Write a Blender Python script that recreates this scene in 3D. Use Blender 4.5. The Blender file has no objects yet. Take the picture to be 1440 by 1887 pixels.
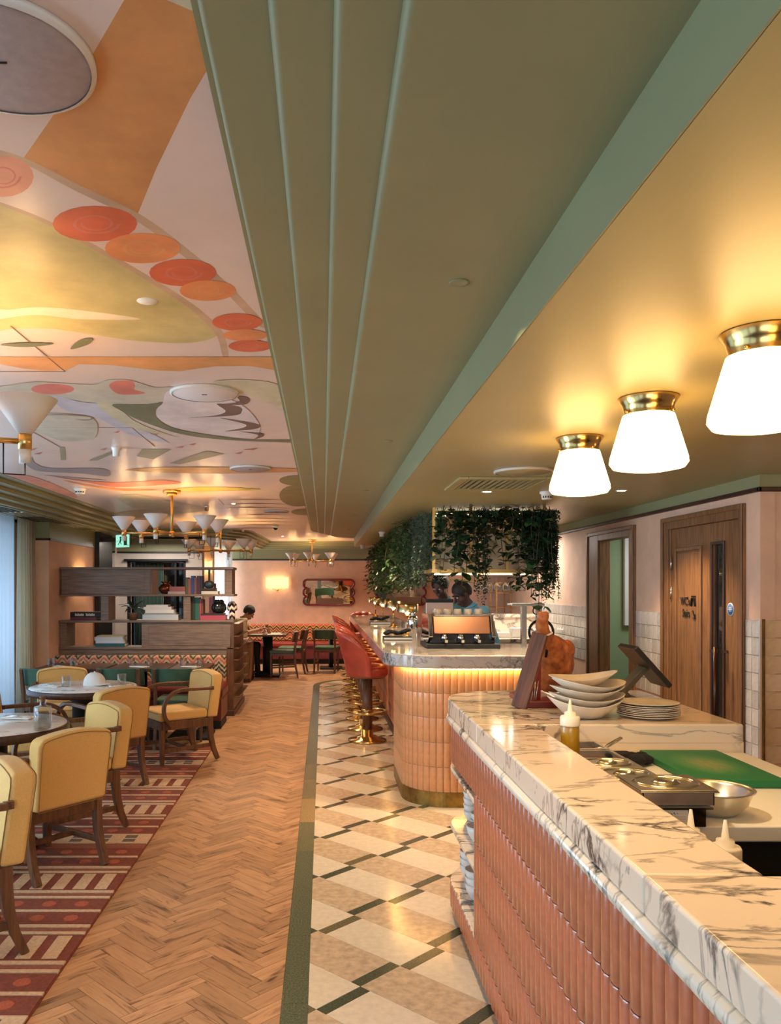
import bpy, math, random
import numpy as np
from mathutils import Vector, Matrix
R_ = math.radians
rng = random.Random(11)
SC = bpy.context.scene
COL = SC.collection
# ---------------------------------------------------------------- camera, sky, big lights, exposure
EYE = 1.6                     # eye height; room runs along +Y, floor at z=0
FPX, VX, VY = 1490.0, 596.0, 1080.0
cd = bpy.data.cameras.new('camera'); cam = bpy.data.objects.new('camera', cd); COL.objects.link(cam)
cam.location = (0, 0, EYE); cam.rotation_euler = (R_(90), 0, 0)
cd.sensor_fit = 'HORIZONTAL'; cd.sensor_width = 36; cd.lens = 36 * FPX / 1440
cd.shift_x = (720 - VX) / 1440; cd.shift_y = (VY - 943.5) / 1440
cd.clip_start = 0.05; cd.clip_end = 200
SC.camera = cam
W = bpy.data.worlds.new('sky'); SC.world = W; W.use_nodes = True
W.node_tree.nodes['Background'].inputs[0].default_value = (0.55, 0.74, 1.0, 1)
W.node_tree.nodes['Background'].inputs[1].default_value = 1.6
vs = SC.view_settings
vs.view_transform = 'Standard'; vs.look = 'None'; vs.gamma = 1; vs.use_curve_mapping = False
vs.exposure = 0.87
def light(name, kind, loc, power, col, size=.1, size_y=None, rot=None, spot=None, blend=.6):
    l = bpy.data.lights.new(name, kind); l.energy = power; l.color = col
    if kind == 'AREA':
        l.shape = 'RECTANGLE'; l.size = size; l.size_y = size_y or size
    else:
        l.shadow_soft_size = size
    if kind == 'SPOT': l.spot_size = R_(spot or 90); l.spot_blend = blend
    o = bpy.data.objects.new(name, l); COL.objects.link(o); o.location = loc
    if rot: o.rotation_euler = rot
    return o
DAY = (.78, .89, 1.0); WARM = (1.0, .66, .34); WARM2 = (1.0, .74, .46)
light('daylight', 'AREA', (-4.6, 3.6, 1.5), 560, DAY, 12.5, 2.6, (0, R_(-90), 0))
light('front_fill', 'AREA', (-.2, -3.9, 1.4), 70, (1, .9, .78), 4.4, 2.2, (R_(90), 0, 0))  # fill light behind the camera, shining in through the added window
# ---------------------------------------------------------------- helpers
def at(px, py, z=None, d=None, x=None):
    """a pixel of the photograph to a point on a known height, depth or side plane"""
    if z is not None: d = FPX * (z - EYE) / (VY - py)
    elif x is not None: d = FPX * x / (px - VX)
    return Vector(((px - VX) * d / FPX, d, EYE + (VY - py) * d / FPX))
def lin(c):
    return tuple(((v / 255) / 12.92 if v <= 10 else ((v / 255 + .055) / 1.055) ** 2.4) for v in c) + (1,)
class MB:
    def __init__(s): s.v = []; s.f = []; s.m = []; s.s = []; s.uv = {}
    def add(s, vs_, fs, mi=0, smooth=False):
        b = len(s.v); s.v += [tuple(p) for p in vs_]
        for f in fs:
            s.f.append(tuple(b + i for i in f)); s.m.append(mi); s.s.append(smooth)
        return s
    def box(s, x0, x1, y0, y1, z0, z1, mi=0, M=None):
        p = [(x, y, z) for x in (x0, x1) for y in (y0, y1) for z in (z0, z1)]
        if M is not None: p = [tuple(M @ Vector(q)) for q in p]
        return s.add(p, [(0, 1, 3, 2), (4, 6, 7, 5), (0, 4, 5, 1), (2, 3, 7, 6), (0, 2, 6, 4), (1, 5, 7, 3)], mi)
    def bar(s, a, b, w, h=None, mi=0, w2=None, h2=None):
        a, b = Vector(a), Vector(b); h = h or w; w2 = w2 or w; h2 = h2 or (h if w2 == w else w2)
        t = (b - a).normalized(); u = Vector((0, 0, 1)) if abs(t.z) < .9 else Vector((0, 1, 0))
        x = t.cross(u).normalized(); y = x.cross(t)
        p = [c + x * (i * ww / 2) + y * (j * hh / 2) for c, ww, hh in ((a, w, h), (b, w2, h2)) for i, j in ((-1, -1), (1, -1), (1, 1), (-1, 1))]
        return s.add(p, [(3, 2, 1, 0), (4, 5, 6, 7), (0, 1, 5, 4), (1, 2, 6, 5), (2, 3, 7, 6), (3, 0, 4, 7)], mi)
    def lathe(s, prof, c=(0, 0, 0), n=24, mi=0, smooth=True, M=None, sx=1, sy=1, cap=True):
        vs_, fs = [], []
        for r, z in prof:
            for k in range(n):
                a = 2 * math.pi * k / n
                q = Vector((r * math.cos(a) * sx, r * math.sin(a) * sy, z))
                if M is not None: q = M @ q
                vs_.append((q.x + c[0], q.y + c[1], q.z + c[2]))
        for i in range(len(prof) - 1):
            for k in range(n):
                a, b = i * n + k, i * n + (k + 1) % n
                fs.append((a, b, b + n, a + n))
        if cap and prof[0][0] > 1e-6: fs.append(tuple(reversed(range(n))))
        if cap and prof[-1][0] > 1e-6: fs.append(tuple(range((len(prof) - 1) * n, len(prof) * n)))
        return s.add(vs_, fs, mi, smooth)
    def cyl(s, c, r, z0, z1, n=20, mi=0, r2=None):
        return s.lathe([(r, z0), (r if r2 is None else r2, z1)], c, n, mi, True)
    def tube(s, pts, r, n=8, mi=0, closed=False):
        pts = [Vector(p) for p in pts]; m = len(pts); vs_ = []; fs = []
        rs = r if isinstance(r, (list, tuple)) else [r] * m
        ref = None
        for i, p in enumerate(pts):
            a = pts[(i - 1) % m] if (closed or i > 0) else p
            b = pts[(i + 1) % m] if (closed or i < m - 1) else p
            t = (b - a).normalized()
            if ref is None: ref = Vector((0, 0, 1)) if abs(t.z) < .9 else Vector((1, 0, 0))
            x = t.cross(ref)
            if x.length < 1e-4: x = t.cross(Vector((.3, 1, .2)))
            x.normalize(); y = x.cross(t); ref = y
            for k in range(n):
                an = 2 * math.pi * k / n
                vs_.append(p + (x * math.cos(an) + y * math.sin(an)) * rs[i])
        for i in range(m if closed else m - 1):
            for k in range(n):
                a, b = i * n + k, i * n + (k + 1) % n; j = ((i + 1) % m) * n
                fs.append((a, b, j + (k + 1) % n, j + k))
        if not closed:
            fs.append(tuple(reversed(range(n)))); fs.append(tuple(range((m - 1) * n, m * n)))
        return s.add(vs_, fs, mi, True)
    def ext(s, poly, w0, w1, fn, mi=0, smooth=False):
        n = len(poly); vs_ = [fn(u, v, w0) for u, v in poly] + [fn(u, v, w1) for u, v in poly]
        fs = [tuple(reversed(range(n))), tuple(range(n, 2 * n))] + [(i, (i + 1) % n, n + (i + 1) % n, n + i) for i in range(n)]
        return s.add(vs_, fs, mi, smooth)
    def prism(s, poly, z0, z1, mi=0): return s.ext(poly, z0, z1, lambda u, v, w: (u, v, w), mi)
    def xprism(s, poly, x0, x1, mi=0): return s.ext(poly, x0, x1, lambda u, v, w: (w, u, v), mi)
    def yprism(s, poly, y0, y1, mi=0): return s.ext(poly, y0, y1, lambda u, v, w: (u, w, v), mi)
    def ribbon(s, path, t, x0, x1, mi=0):
        """a bent board: path in the YZ plane, thickness t (number or list), between x0 and x1"""
        P = [Vector((0, a, b)) for a, b in path]; m = len(P); ts = t if isinstance(t, (list, tuple)) else [t] * m
        L, Rr = [], []
        for i in range(m):
            d = (P[min(i + 1, m - 1)] - P[max(i - 1, 0)]).normalized(); nn = Vector((0, -d.z, d.y)) * ts[i] / 2
            L.append(((P[i] + nn).y, (P[i] + nn).z)); Rr.append(((P[i] - nn).y, (P[i] - nn).z))
        vs_ = [(x, *q) for x in (x0, x1) for q in L + Rr]; n = 2 * m; fs = []
        for i in range(m - 1):
            a, b, c, e = i, i + 1, m + i + 1, m + i
            fs += [(a, b, c, e), (n + a, n + e, n + c, n + b), (a, n + a, n + b, b), (e, c, n + c, n + e)]
        fs += [(0, m, n + m, n), (m - 1, n + m - 1, n + 2 * m - 1, 2 * m - 1)]
        return s.add(vs_, fs, mi)
    def ball(s, c, r, n=12, mi=0, sc=(1, 1, 1), M=None):
        k = max(4, n // 2); pr = [(math.sin(math.pi * i / k), -math.cos(math.pi * i / k)) for i in range(k + 1)]
        vs_, fs = [], []
        for a, b in pr:
            for j in range(n):
                t = 2 * math.pi * j / n; q = Vector((a * math.cos(t) * r * sc[0], a * math.sin(t) * r * sc[1], b * r * sc[2]))
                if M is not None: q = M @ q
                vs_.append(q + Vector(c))
        for i in range(k):
            for j in range(n):
                A, B = i * n + j, i * n + (j + 1) % n; fs.append((A, B, B + n, A + n))
        return s.add(vs_, fs, mi, True)
    def mesh(s, name):
        me = bpy.data.meshes.new(name); me.from_pydata(s.v, [], s.f)
        me.polygons.foreach_set('material_index', s.m); me.polygons.foreach_set('use_smooth', s.s)
        if s.uv:
            ul = me.uv_layers.new(name='uv')
            for fi, uvs in s.uv.items():
                for li, w in zip(me.polygons[fi].loop_indices, uvs): ul.data[li].uv = w
        me.update(); return me
    def build(s, name, mats, parent=None, bevel=0, seg=2, sub=0, loc=None, rz=None, kind=None, label=None):
        me = s.mesh(name)
        for m in (mats if isinstance(mats, (list, tuple)) else [mats]): me.materials.append(m)
        o = bpy.data.objects.new(name, me); COL.objects.link(o)
        if parent is not None: o.parent = parent
        if loc is not None: o.location = loc
        if rz is not None: o.rotation_euler = (0, 0, rz)
        if bevel:
            b = o.modifiers.new('bevel', 'BEVEL'); b.width = bevel; b.segments = seg; b.limit_method = 'ANGLE'; b.angle_limit = R_(40)
            me.polygons.foreach_set('use_smooth', [True] * len(me.polygons)); b.harden_normals = True
        if sub:
            b = o.modifiers.new('sub', 'SUBSURF'); b.levels = b.render_levels = sub
            me.polygons.foreach_set('use_smooth', [True] * len(me.polygons))
        if kind: o['kind'] = kind
        if label: o['label'] = label
        return o
def tag(o, label, cat, group=None, kind=None):
    o['label'] = label; o['category'] = cat
    if group: o['group'] = group
    if kind: o['kind'] = kind
    return o
def thing(name, label, cat, loc=(0, 0, 0), rz=0, group=None):
    o = bpy.data.objects.new(name, None); COL.objects.link(o); o.empty_display_size = .1
    o.location = loc; o.rotation_euler = (0, 0, rz)
    return tag(o, label, cat, group)
KIDS = {}
def dup(root, loc, rz=0, label=None, group=None):
    def cp(o, par):
        c = o.copy(); COL.objects.link(c)
        if par is not None: c.parent = par
        for ch in (KIDS.get(o.name) or [k for k in o.children]): cp(ch, c)
        return c
    r = cp(root, None); r.location = loc; r.rotation_euler = (0, 0, rz)
    if label: r['label'] = label
    if group: r['group'] = group
    return r
def facing(fx, fy): return math.atan2(-fx, fy)      # turns local +Y towards (fx, fy)
def arc(cx, cy, r, a0, a1, n=10): return [(cx + r * math.cos(R_(a0 + (a1 - a0) * i / n)), cy + r * math.sin(R_(a0 + (a1 - a0) * i / n))) for i in range(n + 1)]
def spline(pts, k=6, closed=True):
    n = len(pts); out = []
    for i in range(n if closed else n - 1):
        p = [Vector(pts[(i + j) % n] if closed else pts[min(max(i + j, 0), n - 1)]) for j in (-1, 0, 1, 2)]
        for q in range(k):
            t = q / k
            out.append(.5 * ((2 * p[1]) + (p[2] - p[0]) * t + (2 * p[0] - 5 * p[1] + 4 * p[2] - p[3]) * t * t + (3 * p[1] - p[0] - 3 * p[2] + p[3]) * t ** 3))
    if not closed: out.append(Vector(pts[-1]))
    return out
def clip(poly, a, b, c):
    """keep the part of poly where a*x+b*y<=c"""
    out = []
    for i, p in enumerate(poly):
        q = poly[(i + 1) % len(poly)]; dp = a * p[0] + b * p[1] - c; dq = a * q[0] + b * q[1] - c
        if dp <= 0: out.append(p)
        if (dp < 0) != (dq < 0) and dp != dq and dp * dq < 0:
            t = dp / (dp - dq); out.append((p[0] + (q[0] - p[0]) * t, p[1] + (q[1] - p[1]) * t))
    return out
# ---------------------------------------------------------------- materials
def nt(name):
    m = bpy.data.materials.new(name); m.use_nodes = True; t = m.node_tree
    return m, t, t.nodes['Principled BSDF'], (lambda k, **kw: _nd(t, k, kw)), t.links.new
def _nd(t, k, kw):
    n = t.nodes.new(k)
    for a, b in kw.items():
        if a == 'ins':
            for i, v in b.items(): n.inputs[i].default_value = v
        else: setattr(n, a, b)
    return n
def ramp(nd, stops, mode='LINEAR'):
    cr = nd.color_ramp; cr.interpolation = mode
    while len(cr.elements) > 1: cr.elements.remove(cr.elements[-1])
    cr.elements[0].position = stops[0][0]; cr.elements[0].color = stops[0][1]
    for p, c in stops[1:]: e = cr.elements.new(p); e.color = c
def mat(name, c, rough=.5, metal=0, var=0, vs_=8, bump=0, bs=60, spec=None, coat=0, sheen=0, trans=0, emit=0, ecol=None, ior=None, stretch=None, alpha=None):
    m, t, b, N, L = nt(name)
    b.inputs['Base Color'].default_value = lin(c); b.inputs['Roughness'].default_value = rough; b.inputs['Metallic'].default_value = metal
    if spec is not None: b.inputs['Specular IOR Level'].default_value = spec
    if coat: b.inputs['Coat Weight'].default_value = coat; b.inputs['Coat Roughness'].default_value = .08
    if sheen: b.inputs['Sheen Weight'].default_value = sheen
    if trans: b.inputs['Transmission Weight'].default_value = trans
    if ior: b.inputs['IOR'].default_value = ior
    if emit: b.inputs['Emission Color'].default_value = lin(ecol or c); b.inputs['Emission Strength'].default_value = emit
    if var or bump:
        tc = N('ShaderNodeTexCoord'); src = tc.outputs['Object']
        if stretch:
            mp = N('ShaderNodeMapping'); mp.inputs['Scale'].default_value = stretch; L(src, mp.inputs[0]); src = mp.outputs[0]
    if var:
        n = N('ShaderNodeTexNoise', ins={'Scale': vs_, 'Detail': 5.0, 'Roughness': .6}); L(src, n.inputs['Vector'])
        r = N('ShaderNodeValToRGB'); lo = lin([max(0, v * (1 - var)) for v in c]); hi = lin([min(255, v * (1 + var * .6)) for v in c])
        ramp(r, [(.3, lo), (.7, hi)]); L(n.outputs[0], r.inputs[0]); L(r.outputs[0], b.inputs['Base Color'])
    if bump:
        n2 = N('ShaderNodeTexNoise', ins={'Scale': bs, 'Detail': 3.0}); L(src, n2.inputs['Vector'])
        bp = N('ShaderNodeBump', ins={'Strength': bump, 'Distance': .01}); L(n2.outputs[0], bp.inputs['Height']); L(bp.outputs[0], b.inputs['Normal'])
    return m
def marble(name, base=(240, 230, 218), vein=(84, 80, 84), scale=1.6, rough=.12, dens=.5):
    m, t, b, N, L = nt(name)
    tc = N('ShaderNodeTexCoord'); mp = N('ShaderNodeMapping'); mp.inputs['Rotation'].default_value = (.35, .25, .9); mp.inputs['Scale'].default_value = (1, 2.5, 1.4)
    L(tc.outputs['Object'], mp.inputs[0])
    def vein_of(sc, wid, dist):
        n = N('ShaderNodeTexNoise', ins={'Scale': sc, 'Detail': 7.0, 'Roughness': .55, 'Distortion': dist}); L(mp.outputs[0], n.inputs['Vector'])
        s = N('ShaderNodeMath', operation='SUBTRACT'); s.inputs[1].default_value = .5; L(n.outputs[0], s.inputs[0])
        a = N('ShaderNodeMath', operation='ABSOLUTE'); L(s.outputs[0], a.inputs[0])
        r = N('ShaderNodeMapRange'); r.inputs['From Min'].default_value = 0; r.inputs['From Max'].default_value = wid; r.inputs['To Min'].default_value = 1; r.inputs['To Max'].default_value = 0
        L(a.outputs[0], r.inputs[0]); return r.outputs[0]
    big = N('ShaderNodeTexNoise', ins={'Scale': scale * .9, 'Detail': 2.0, 'Distortion': .6}); L(mp.outputs[0], big.inputs['Vector'])
    msk = N('ShaderNodeMapRange'); msk.inputs['From Min'].default_value = dens; msk.inputs['From Max'].default_value = dens + .10; L(big.outputs[0], msk.inputs[0])
    v1 = vein_of(scale * 3.0, .05, .75); v2 = vein_of(scale * 1.3, .012, .8)
    k = N('ShaderNodeMath', operation='MULTIPLY'); L(v1, k.inputs[0]); L(msk.outputs[0], k.inputs[1])
    k2 = N('ShaderNodeMath', operation='MULTIPLY'); L(v2, k2.inputs[0]); k2.inputs[1].default_value = .55
    mx = N('ShaderNodeMath', operation='MAXIMUM'); L(k.outputs[0], mx.inputs[0]); L(k2.outputs[0], mx.inputs[1])
    c = N('ShaderNodeMixRGB'); c.inputs[1].default_value = lin(base); c.inputs[2].default_value = lin(vein); L(mx.outputs[0], c.inputs[0]); L(c.outputs[0], b.inputs['Base Color'])
    b.inputs['Roughness'].default_value = rough
    return m
def wood(name, c, rough=.4, axis='z', sc=9, var=.3, coat=0):
    st = {'x': (1, 14, 14), 'y': (14, 1, 14), 'z': (14, 14, 1)}[axis]
    return mat(name, c, rough, var=var, vs_=sc * .35, stretch=st, bump=.08, bs=sc * 2, coat=coat)
def zigzag(name, cols, px=.13, pz=.30, amp=1.0, axes=(0, 2), rough=.85):
    m, t, b, N, L = nt(name)
    tc = N('ShaderNodeTexCoord'); sp = N('ShaderNodeSeparateXYZ'); L(tc.outputs['Object'], sp.inputs[0])
    ns = N('ShaderNodeTexNoise', ins={'Scale': 3.0}); L(tc.outputs['Object'], ns.inputs['Vector'])
    pp = N('ShaderNodeMath', operation='PINGPONG'); pp.inputs[1].default_value = px; L(sp.outputs[axes[0]], pp.inputs[0])
    p2 = N('ShaderNodeMath', operation='PINGPONG'); p2.inputs[1].default_value = px * .37; L(sp.outputs[axes[0]], p2.inputs[0])
    k2 = N('ShaderNodeMath', operation='MULTIPLY'); k2.inputs[1].default_value = .5; L(p2.outputs[0], k2.inputs[0])
    a = N('ShaderNodeMath', operation='ADD'); L(pp.outputs[0], a.inputs[0]); L(k2.outputs[0], a.inputs[1])
    k = N('ShaderNodeMath', operation='MULTIPLY'); k.inputs[1].default_value = amp; L(a.outputs[0], k.inputs[0])
    s = N('ShaderNodeMath', operation='ADD'); L(sp.outputs[axes[1]], s.inputs[0]); L(k.outputs[0], s.inputs[1])
    d = N('ShaderNodeMath', operation='DIVIDE'); d.inputs[1].default_value = pz; L(s.outputs[0], d.inputs[0])
    f = N('ShaderNodeMath', operation='FRACT'); L(d.outputs[0], f.inputs[0])
    r = N('ShaderNodeValToRGB'); ramp(r, [(i / len(cols), lin(c)) for i, c in enumerate(cols)], 'CONSTANT'); L(f.outputs[0], r.inputs[0]); L(r.outputs[0], b.inputs['Base Color'])
    b.inputs['Roughness'].default_value = rough
    return m
def emis(name, c, s):
    m = bpy.data.materials.new(name); m.use_nodes = True; t = m.node_tree; t.nodes.remove(t.nodes['Principled BSDF'])
    e = t.nodes.new('ShaderNodeEmission'); e.inputs[0].default_value = lin(c); e.inputs[1].default_value = s
    t.links.new(e.outputs[0], t.nodes['Material Output'].inputs[0]); return m
def sheer(name, c, tr=.25):
    m = bpy.data.materials.new(name); m.use_nodes = True; t = m.node_tree; t.nodes.remove(t.nodes['Principled BSDF']); L = t.links.new
    d = t.nodes.new('ShaderNodeBsdfDiffuse'); d.inputs[0].default_value = lin(c)
    q = t.nodes.new('ShaderNodeBsdfTranslucent'); q.inputs[0].default_value = lin(c)
    p = t.nodes.new('ShaderNodeBsdfTransparent'); a = t.nodes.new('ShaderNodeMixShader'); b = t.nodes.new('ShaderNodeMixShader')
    a.inputs[0].default_value = .75; b.inputs[0].default_value = tr
    L(d.outputs[0], a.inputs[1]); L(q.outputs[0], a.inputs[2]); L(a.outputs[0], b.inputs[1]); L(p.outputs[0], b.inputs[2]); L(b.outputs[0], t.nodes['Material Output'].inputs[0]); return m
def thinglass(name, c=(235, 245, 248), gl=.12, rough=.03):
    m = bpy.data.materials.new(name); m.use_nodes = True; t = m.node_tree; t.nodes.remove(t.nodes['Principled BSDF']); L = t.links.new
    p = t.nodes.new('ShaderNodeBsdfTransparent'); p.inputs[0].default_value = lin(c)
    g = t.nodes.new('ShaderNodeBsdfGlossy'); g.inputs['Roughness'].default_value = rough
    lw = t.nodes.new('ShaderNodeLayerWeight'); lw.inputs[0].default_value = gl
    a = t.nodes.new('ShaderNodeMixShader'); L(lw.outputs['Facing'], a.inputs[0]); L(p.outputs[0], a.inputs[1]); L(g.outputs[0], a.inputs[2]); L(a.outputs[0], t.nodes['Material Output'].inputs[0]); return m
M = {}
M['mural'] = mat('mural_ground', (230, 206, 192), .3, var=.03, vs_=3, spec=.4)
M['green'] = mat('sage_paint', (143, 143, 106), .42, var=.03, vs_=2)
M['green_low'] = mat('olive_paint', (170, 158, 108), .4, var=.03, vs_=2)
M['peach'] = mat('peach_plaster', (226, 184, 156), .75, var=.05, vs_=5, bump=.05, bs=220)
M['greywall'] = mat('grey_plaster', (200, 190, 182), .75, var=.03)
M['rail'] = wood('dark_rail_wood', (62, 34, 24), .4, 'y')
M['black'] = mat('black_paint', (20, 20, 21), .4)
M['brass'] = mat('brass', (204, 168, 104), .2, 1, var=.12, vs_=14)
M['brass_dull'] = mat('aged_brass', (150, 122, 66), .38, 1, var=.25, vs_=10)
M['gold'] = mat('satin_gold', (216, 176, 108), .32, 1, var=.05)
M['steel'] = mat('steel', (222, 218, 210), .26, 1, var=.06, vs_=20)
M['chrome'] = mat('chrome', (225, 226, 228), .06, 1)
M['marble'] = marble('veined_marble', (236, 216, 192), (66, 60, 62), 1.15, .1, .465)
M['marble_grey'] = marble('grey_marble', (188, 178, 168), (74, 68, 70), 1.9, .1, .44)
M['marble_table'] = marble('table_marble', (246, 242, 238), (150, 140, 140), 2.2, .15, .5)
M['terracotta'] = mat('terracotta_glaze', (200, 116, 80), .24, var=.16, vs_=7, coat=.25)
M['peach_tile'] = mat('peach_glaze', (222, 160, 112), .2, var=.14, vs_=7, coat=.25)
M['grout'] = mat('pale_grout', (222, 186, 160), .9)
M['oak'] = wood('door_oak', (130, 88, 52), .5, 'z', 12, .28)
M['walnut'] = wood('walnut', (108, 70, 44), .38, 'z', 10, .3)
M['walnut_x'] = wood('shelf_oak', (130, 108, 92), .5, 'x', 12, .22)
M['walnut_dark'] = wood('dark_walnut', (74, 44, 30), .4, 'z', 10, .25)
M['fabric'] = mat('mustard_wool', (224, 178, 104), .9, var=.05, vs_=160, bump=.25, bs=420, sheen=.12)
M['piping'] = mat('mustard_piping', (150, 112, 56), .8)
M['leather_red'] = mat('red_leather', (172, 70, 52), .3, var=.1, vs_=6, bump=.06, bs=120, coat=.15)
M['leather_dark'] = mat('oxblood_leather', (104, 34, 30), .34, var=.12, vs_=6, bump=.06, bs=120)
M['leather_green'] = mat('green_leather', (62, 96, 74), .38, var=.1, vs_=8, bump=.06, bs=120)
M['white'] = mat('white_glaze', (238, 232, 224), .25, var=.02)
M['cream'] = mat('cream_stoneware', (232, 218, 196), .3, var=.04, vs_=12)
M['white_top'] = mat('white_worktop', (238, 232, 218), .3)
M['plastic_w'] = mat('white_plastic', (240, 236, 228), .4)
M['glass'] = mat('clear_glass', (250, 252, 252), .02, trans=1, ior=1.45)
M['pane'] = thinglass('window_glass')
M['tumbler'] = thinglass('tumbler_glass', (248, 250, 251), .17)
M['water'] = thinglass('water_in_bottle', (240, 246, 248), .06)
M['mirror'] = mat('mirror_silver', (215, 205, 195), .02, 1)
M['red_lacquer'] = mat('red_lacquer', (120, 26, 34), .25, coat=.4)
M['paper'] = mat('paper', (236, 230, 220), .8)
M['linen'] = mat('linen', (232, 228, 222), .9, bump=.2, bs=200)
M['leaf'] = mat('leaf_mid', (64, 96, 50), .42, var=.3, vs_=9)
M['leaf_dark'] = mat('leaf_dark', (36, 62, 36), .36, var=.3, vs_=9)
M['leaf_grey'] = mat('leaf_grey', (96, 118, 100), .45, var=.3, vs_=9)
M['stem'] = mat('vine_stem', (82, 70, 40), .7)
M['dark'] = mat('matt_black', (16, 15, 15), .6)
# ---------------------------------------------------------------- setting: shell
def S(name, mb, m, bevel=0, **k): return mb.build(name, m, bevel=bevel, kind='structure', **k)
floor = S('floor', MB().box(-4.4, 4.8, -3.2, 18, -.12, -.014), mat('floor_bed', (70, 54, 40), .9))
# oak herringbone blocks: UV carries the grain, the integer part of U the block's own number
def plank_mat():
    m, t, b, N, L = nt('herringbone_oak')
    uv = N('ShaderNodeUVMap'); sp = N('ShaderNodeSeparateXYZ'); L(uv.outputs[0], sp.inputs[0])
    fl = N('ShaderNodeMath', operation='FLOOR'); L(sp.outputs[0], fl.inputs[0])
    wn = N('ShaderNodeTexWhiteNoise', noise_dimensions='1D'); L(fl.outputs[0], wn.inputs['W'])
    mp = N('ShaderNodeMapping'); mp.inputs['Scale'].default_value = (3.2, 26, 1); L(uv.outputs[0], mp.inputs[0])
    n = N('ShaderNodeTexNoise', ins={'Scale': 1.0, 'Detail': 6.0, 'Roughness': .62, 'Distortion': 1.4}); L(mp.outputs[0], n.inputs['Vector'])
    r = N('ShaderNodeValToRGB'); ramp(r, [(.34, lin((112, 76, 48))), (.45, lin((184, 140, 104))), (.62, lin((198, 152, 112))), (.8, lin((206, 164, 124)))]); L(n.outputs[0], r.inputs[0])
    hv = N('ShaderNodeHueSaturation'); L(r.outputs[0], hv.inputs['Color'])
    mr = N('ShaderNodeMapRange'); mr.inputs['To Min'].default_value = .74; mr.inputs['To Max'].default_value = 1.14; L(wn.outputs['Value'], mr.inputs[0]); L(mr.outputs[0], hv.inputs['Value'])
    L(hv.outputs[0], b.inputs['Base Color']); b.inputs['Roughness'].default_value = .38
    bp = N('ShaderNodeBump', ins={'Strength': .12, 'Distance': .004}); L(n.outputs[0], bp.inputs['Height']); L(bp.outputs[0], b.inputs['Normal'])
    return m
M['plank'] = plank_mat()
def slab(mb, poly, z0, z1, uvf=None, mi=0, g=0):
    n = len(poly); b = len(mb.f)
    mb.prism(poly, z0, z1, mi)
    if uvf:
        for k, pp in ((0, list(reversed(poly))), (1, poly)): mb.uv[b + k] = [uvf(p) for p in pp]
        for i in range(n):
            p, q = poly[i], poly[(i + 1) % n]; mb.uv[b + 2 + i] = [uvf(p), uvf(q), uvf(q), uvf(p)]
def in_tiles(x, y): return x > .1 and y < 13.5
PL, PW = .32, .08; planks = []
ux, uy = math.sqrt(.5), math.sqrt(.5)
cw = PL * ux; pid = 0
for col in range(-17, 24):
    for k in range(-4, 170):
        # column col alternates the block's direction; blocks step by PW*sqrt2 along the room
        s = 1 if col % 2 == 0 else -1
        x0 = -.70 + (col * cw if s > 0 else (col - 1) * cw + (PL - PW) * ux); y0 = k * PW / ux
        d = Vector((ux, s * uy)); nrm = Vector((-s * uy, ux)) if s > 0 else Vector((uy, ux))
        o = Vector((x0, y0 + (0 if s > 0 else (PL + PW) * uy)))
        e = .0010
        pts = [o + d * e + nrm * e, o + d * (PL - e) + nrm * e, o + d * (PL - e) + nrm * (PW - e), o + d * e + nrm * (PW - e)]
        if s < 0: pts = pts[::-1]
        c = o + d * PL / 2 + nrm * PW / 2
        if c.y < 1.2 or c.y > 17.4 or c.x < -4.2 or c.x > 3: continue
        if in_tiles(c.x, c.y) : continue
        poly = [(p.x, p.y) for p in pts]
        if c.y < 13.0: poly = clip(poly, 1, 0, -.161)
        if len(poly) < 3: continue
        pid += 1
        hide = (c.x < -1.12 and c.y < 7.9)
        ax = FPX * c.x / c.y + VX; ay = VY + FPX * EYE / c.y
        vis = -20 < ax < 1440 and ay < 1900
        planks.append((c.y if vis and not hide else 99, pid, poly, o, d, nrm))
planks.sort(key=lambda p: p[0])
rest = MB()
for i, (dd, pid, poly, o, d, nrm) in enumerate(planks):
    u0 = pid * 1.0; fv = (pid * .618) % 1 * 40
    uvf = lambda p, o=o, d=d, n=nrm, u0=u0, fv=fv: (u0 + .3 + (Vector(p) - o).dot(d), fv + (Vector(p) - o).dot(n))
    if i < 300:
        mb = MB(); slab(mb, poly, -.014, -.002, uvf); mb.build('plank', M['plank'], floor)
    else: slab(rest, poly, -.014, -.002, uvf)
rest.build('plank_field', M['plank'], floor, kind='stuff')
# terrazzo border with a rounded far end
def terr(name, c): return mat(name, c, .22, var=.35, vs_=130)
TB = [terr('terrazzo_green', (92, 100, 78)), terr('terrazzo_olive', (118, 112, 78)), terr('terrazzo_tan', (160, 132, 90)), terr('terrazzo_sage', (104, 106, 78))]
seq = [(1.6, 0), (2.2, 0), (2.5, 0), (3.1, 0), (3.7, 0), (4.29, 0), (4.885, 3), (5.48, 2), (6.08, 1), (6.68, 3), (7.27, 0), (7.87, 0), (8.47, 3), (9.07, 0), (9.67, 0), (10.27, 3), (10.9, 0), (11.5, 0), (12.1, 0), (12.7, 0), (13.0, 0)]
for (a, k), (b, _) in zip(seq, seq[1:]): MB().box(-.16, -.058, a + .0008, b - .0008, -.013, 0).build('border_slab', TB[k], floor, label='pale tan border slab' if k == 2 else None)
oa = arc(.84, 13.0, 1.0, 180, 90, 14); ia = arc(.84, 13.0, .898, 180, 90, 14)
for i in range(0, 14, 2): MB().prism(oa[i:i + 3] + ia[i:i + 3][::-1], -.013, 0).build('border_slab', TB[0], floor)
MB().box(.85, 3, 13.9, 14.0, -.013, 0).build('border_slab', TB[0], floor)
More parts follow.
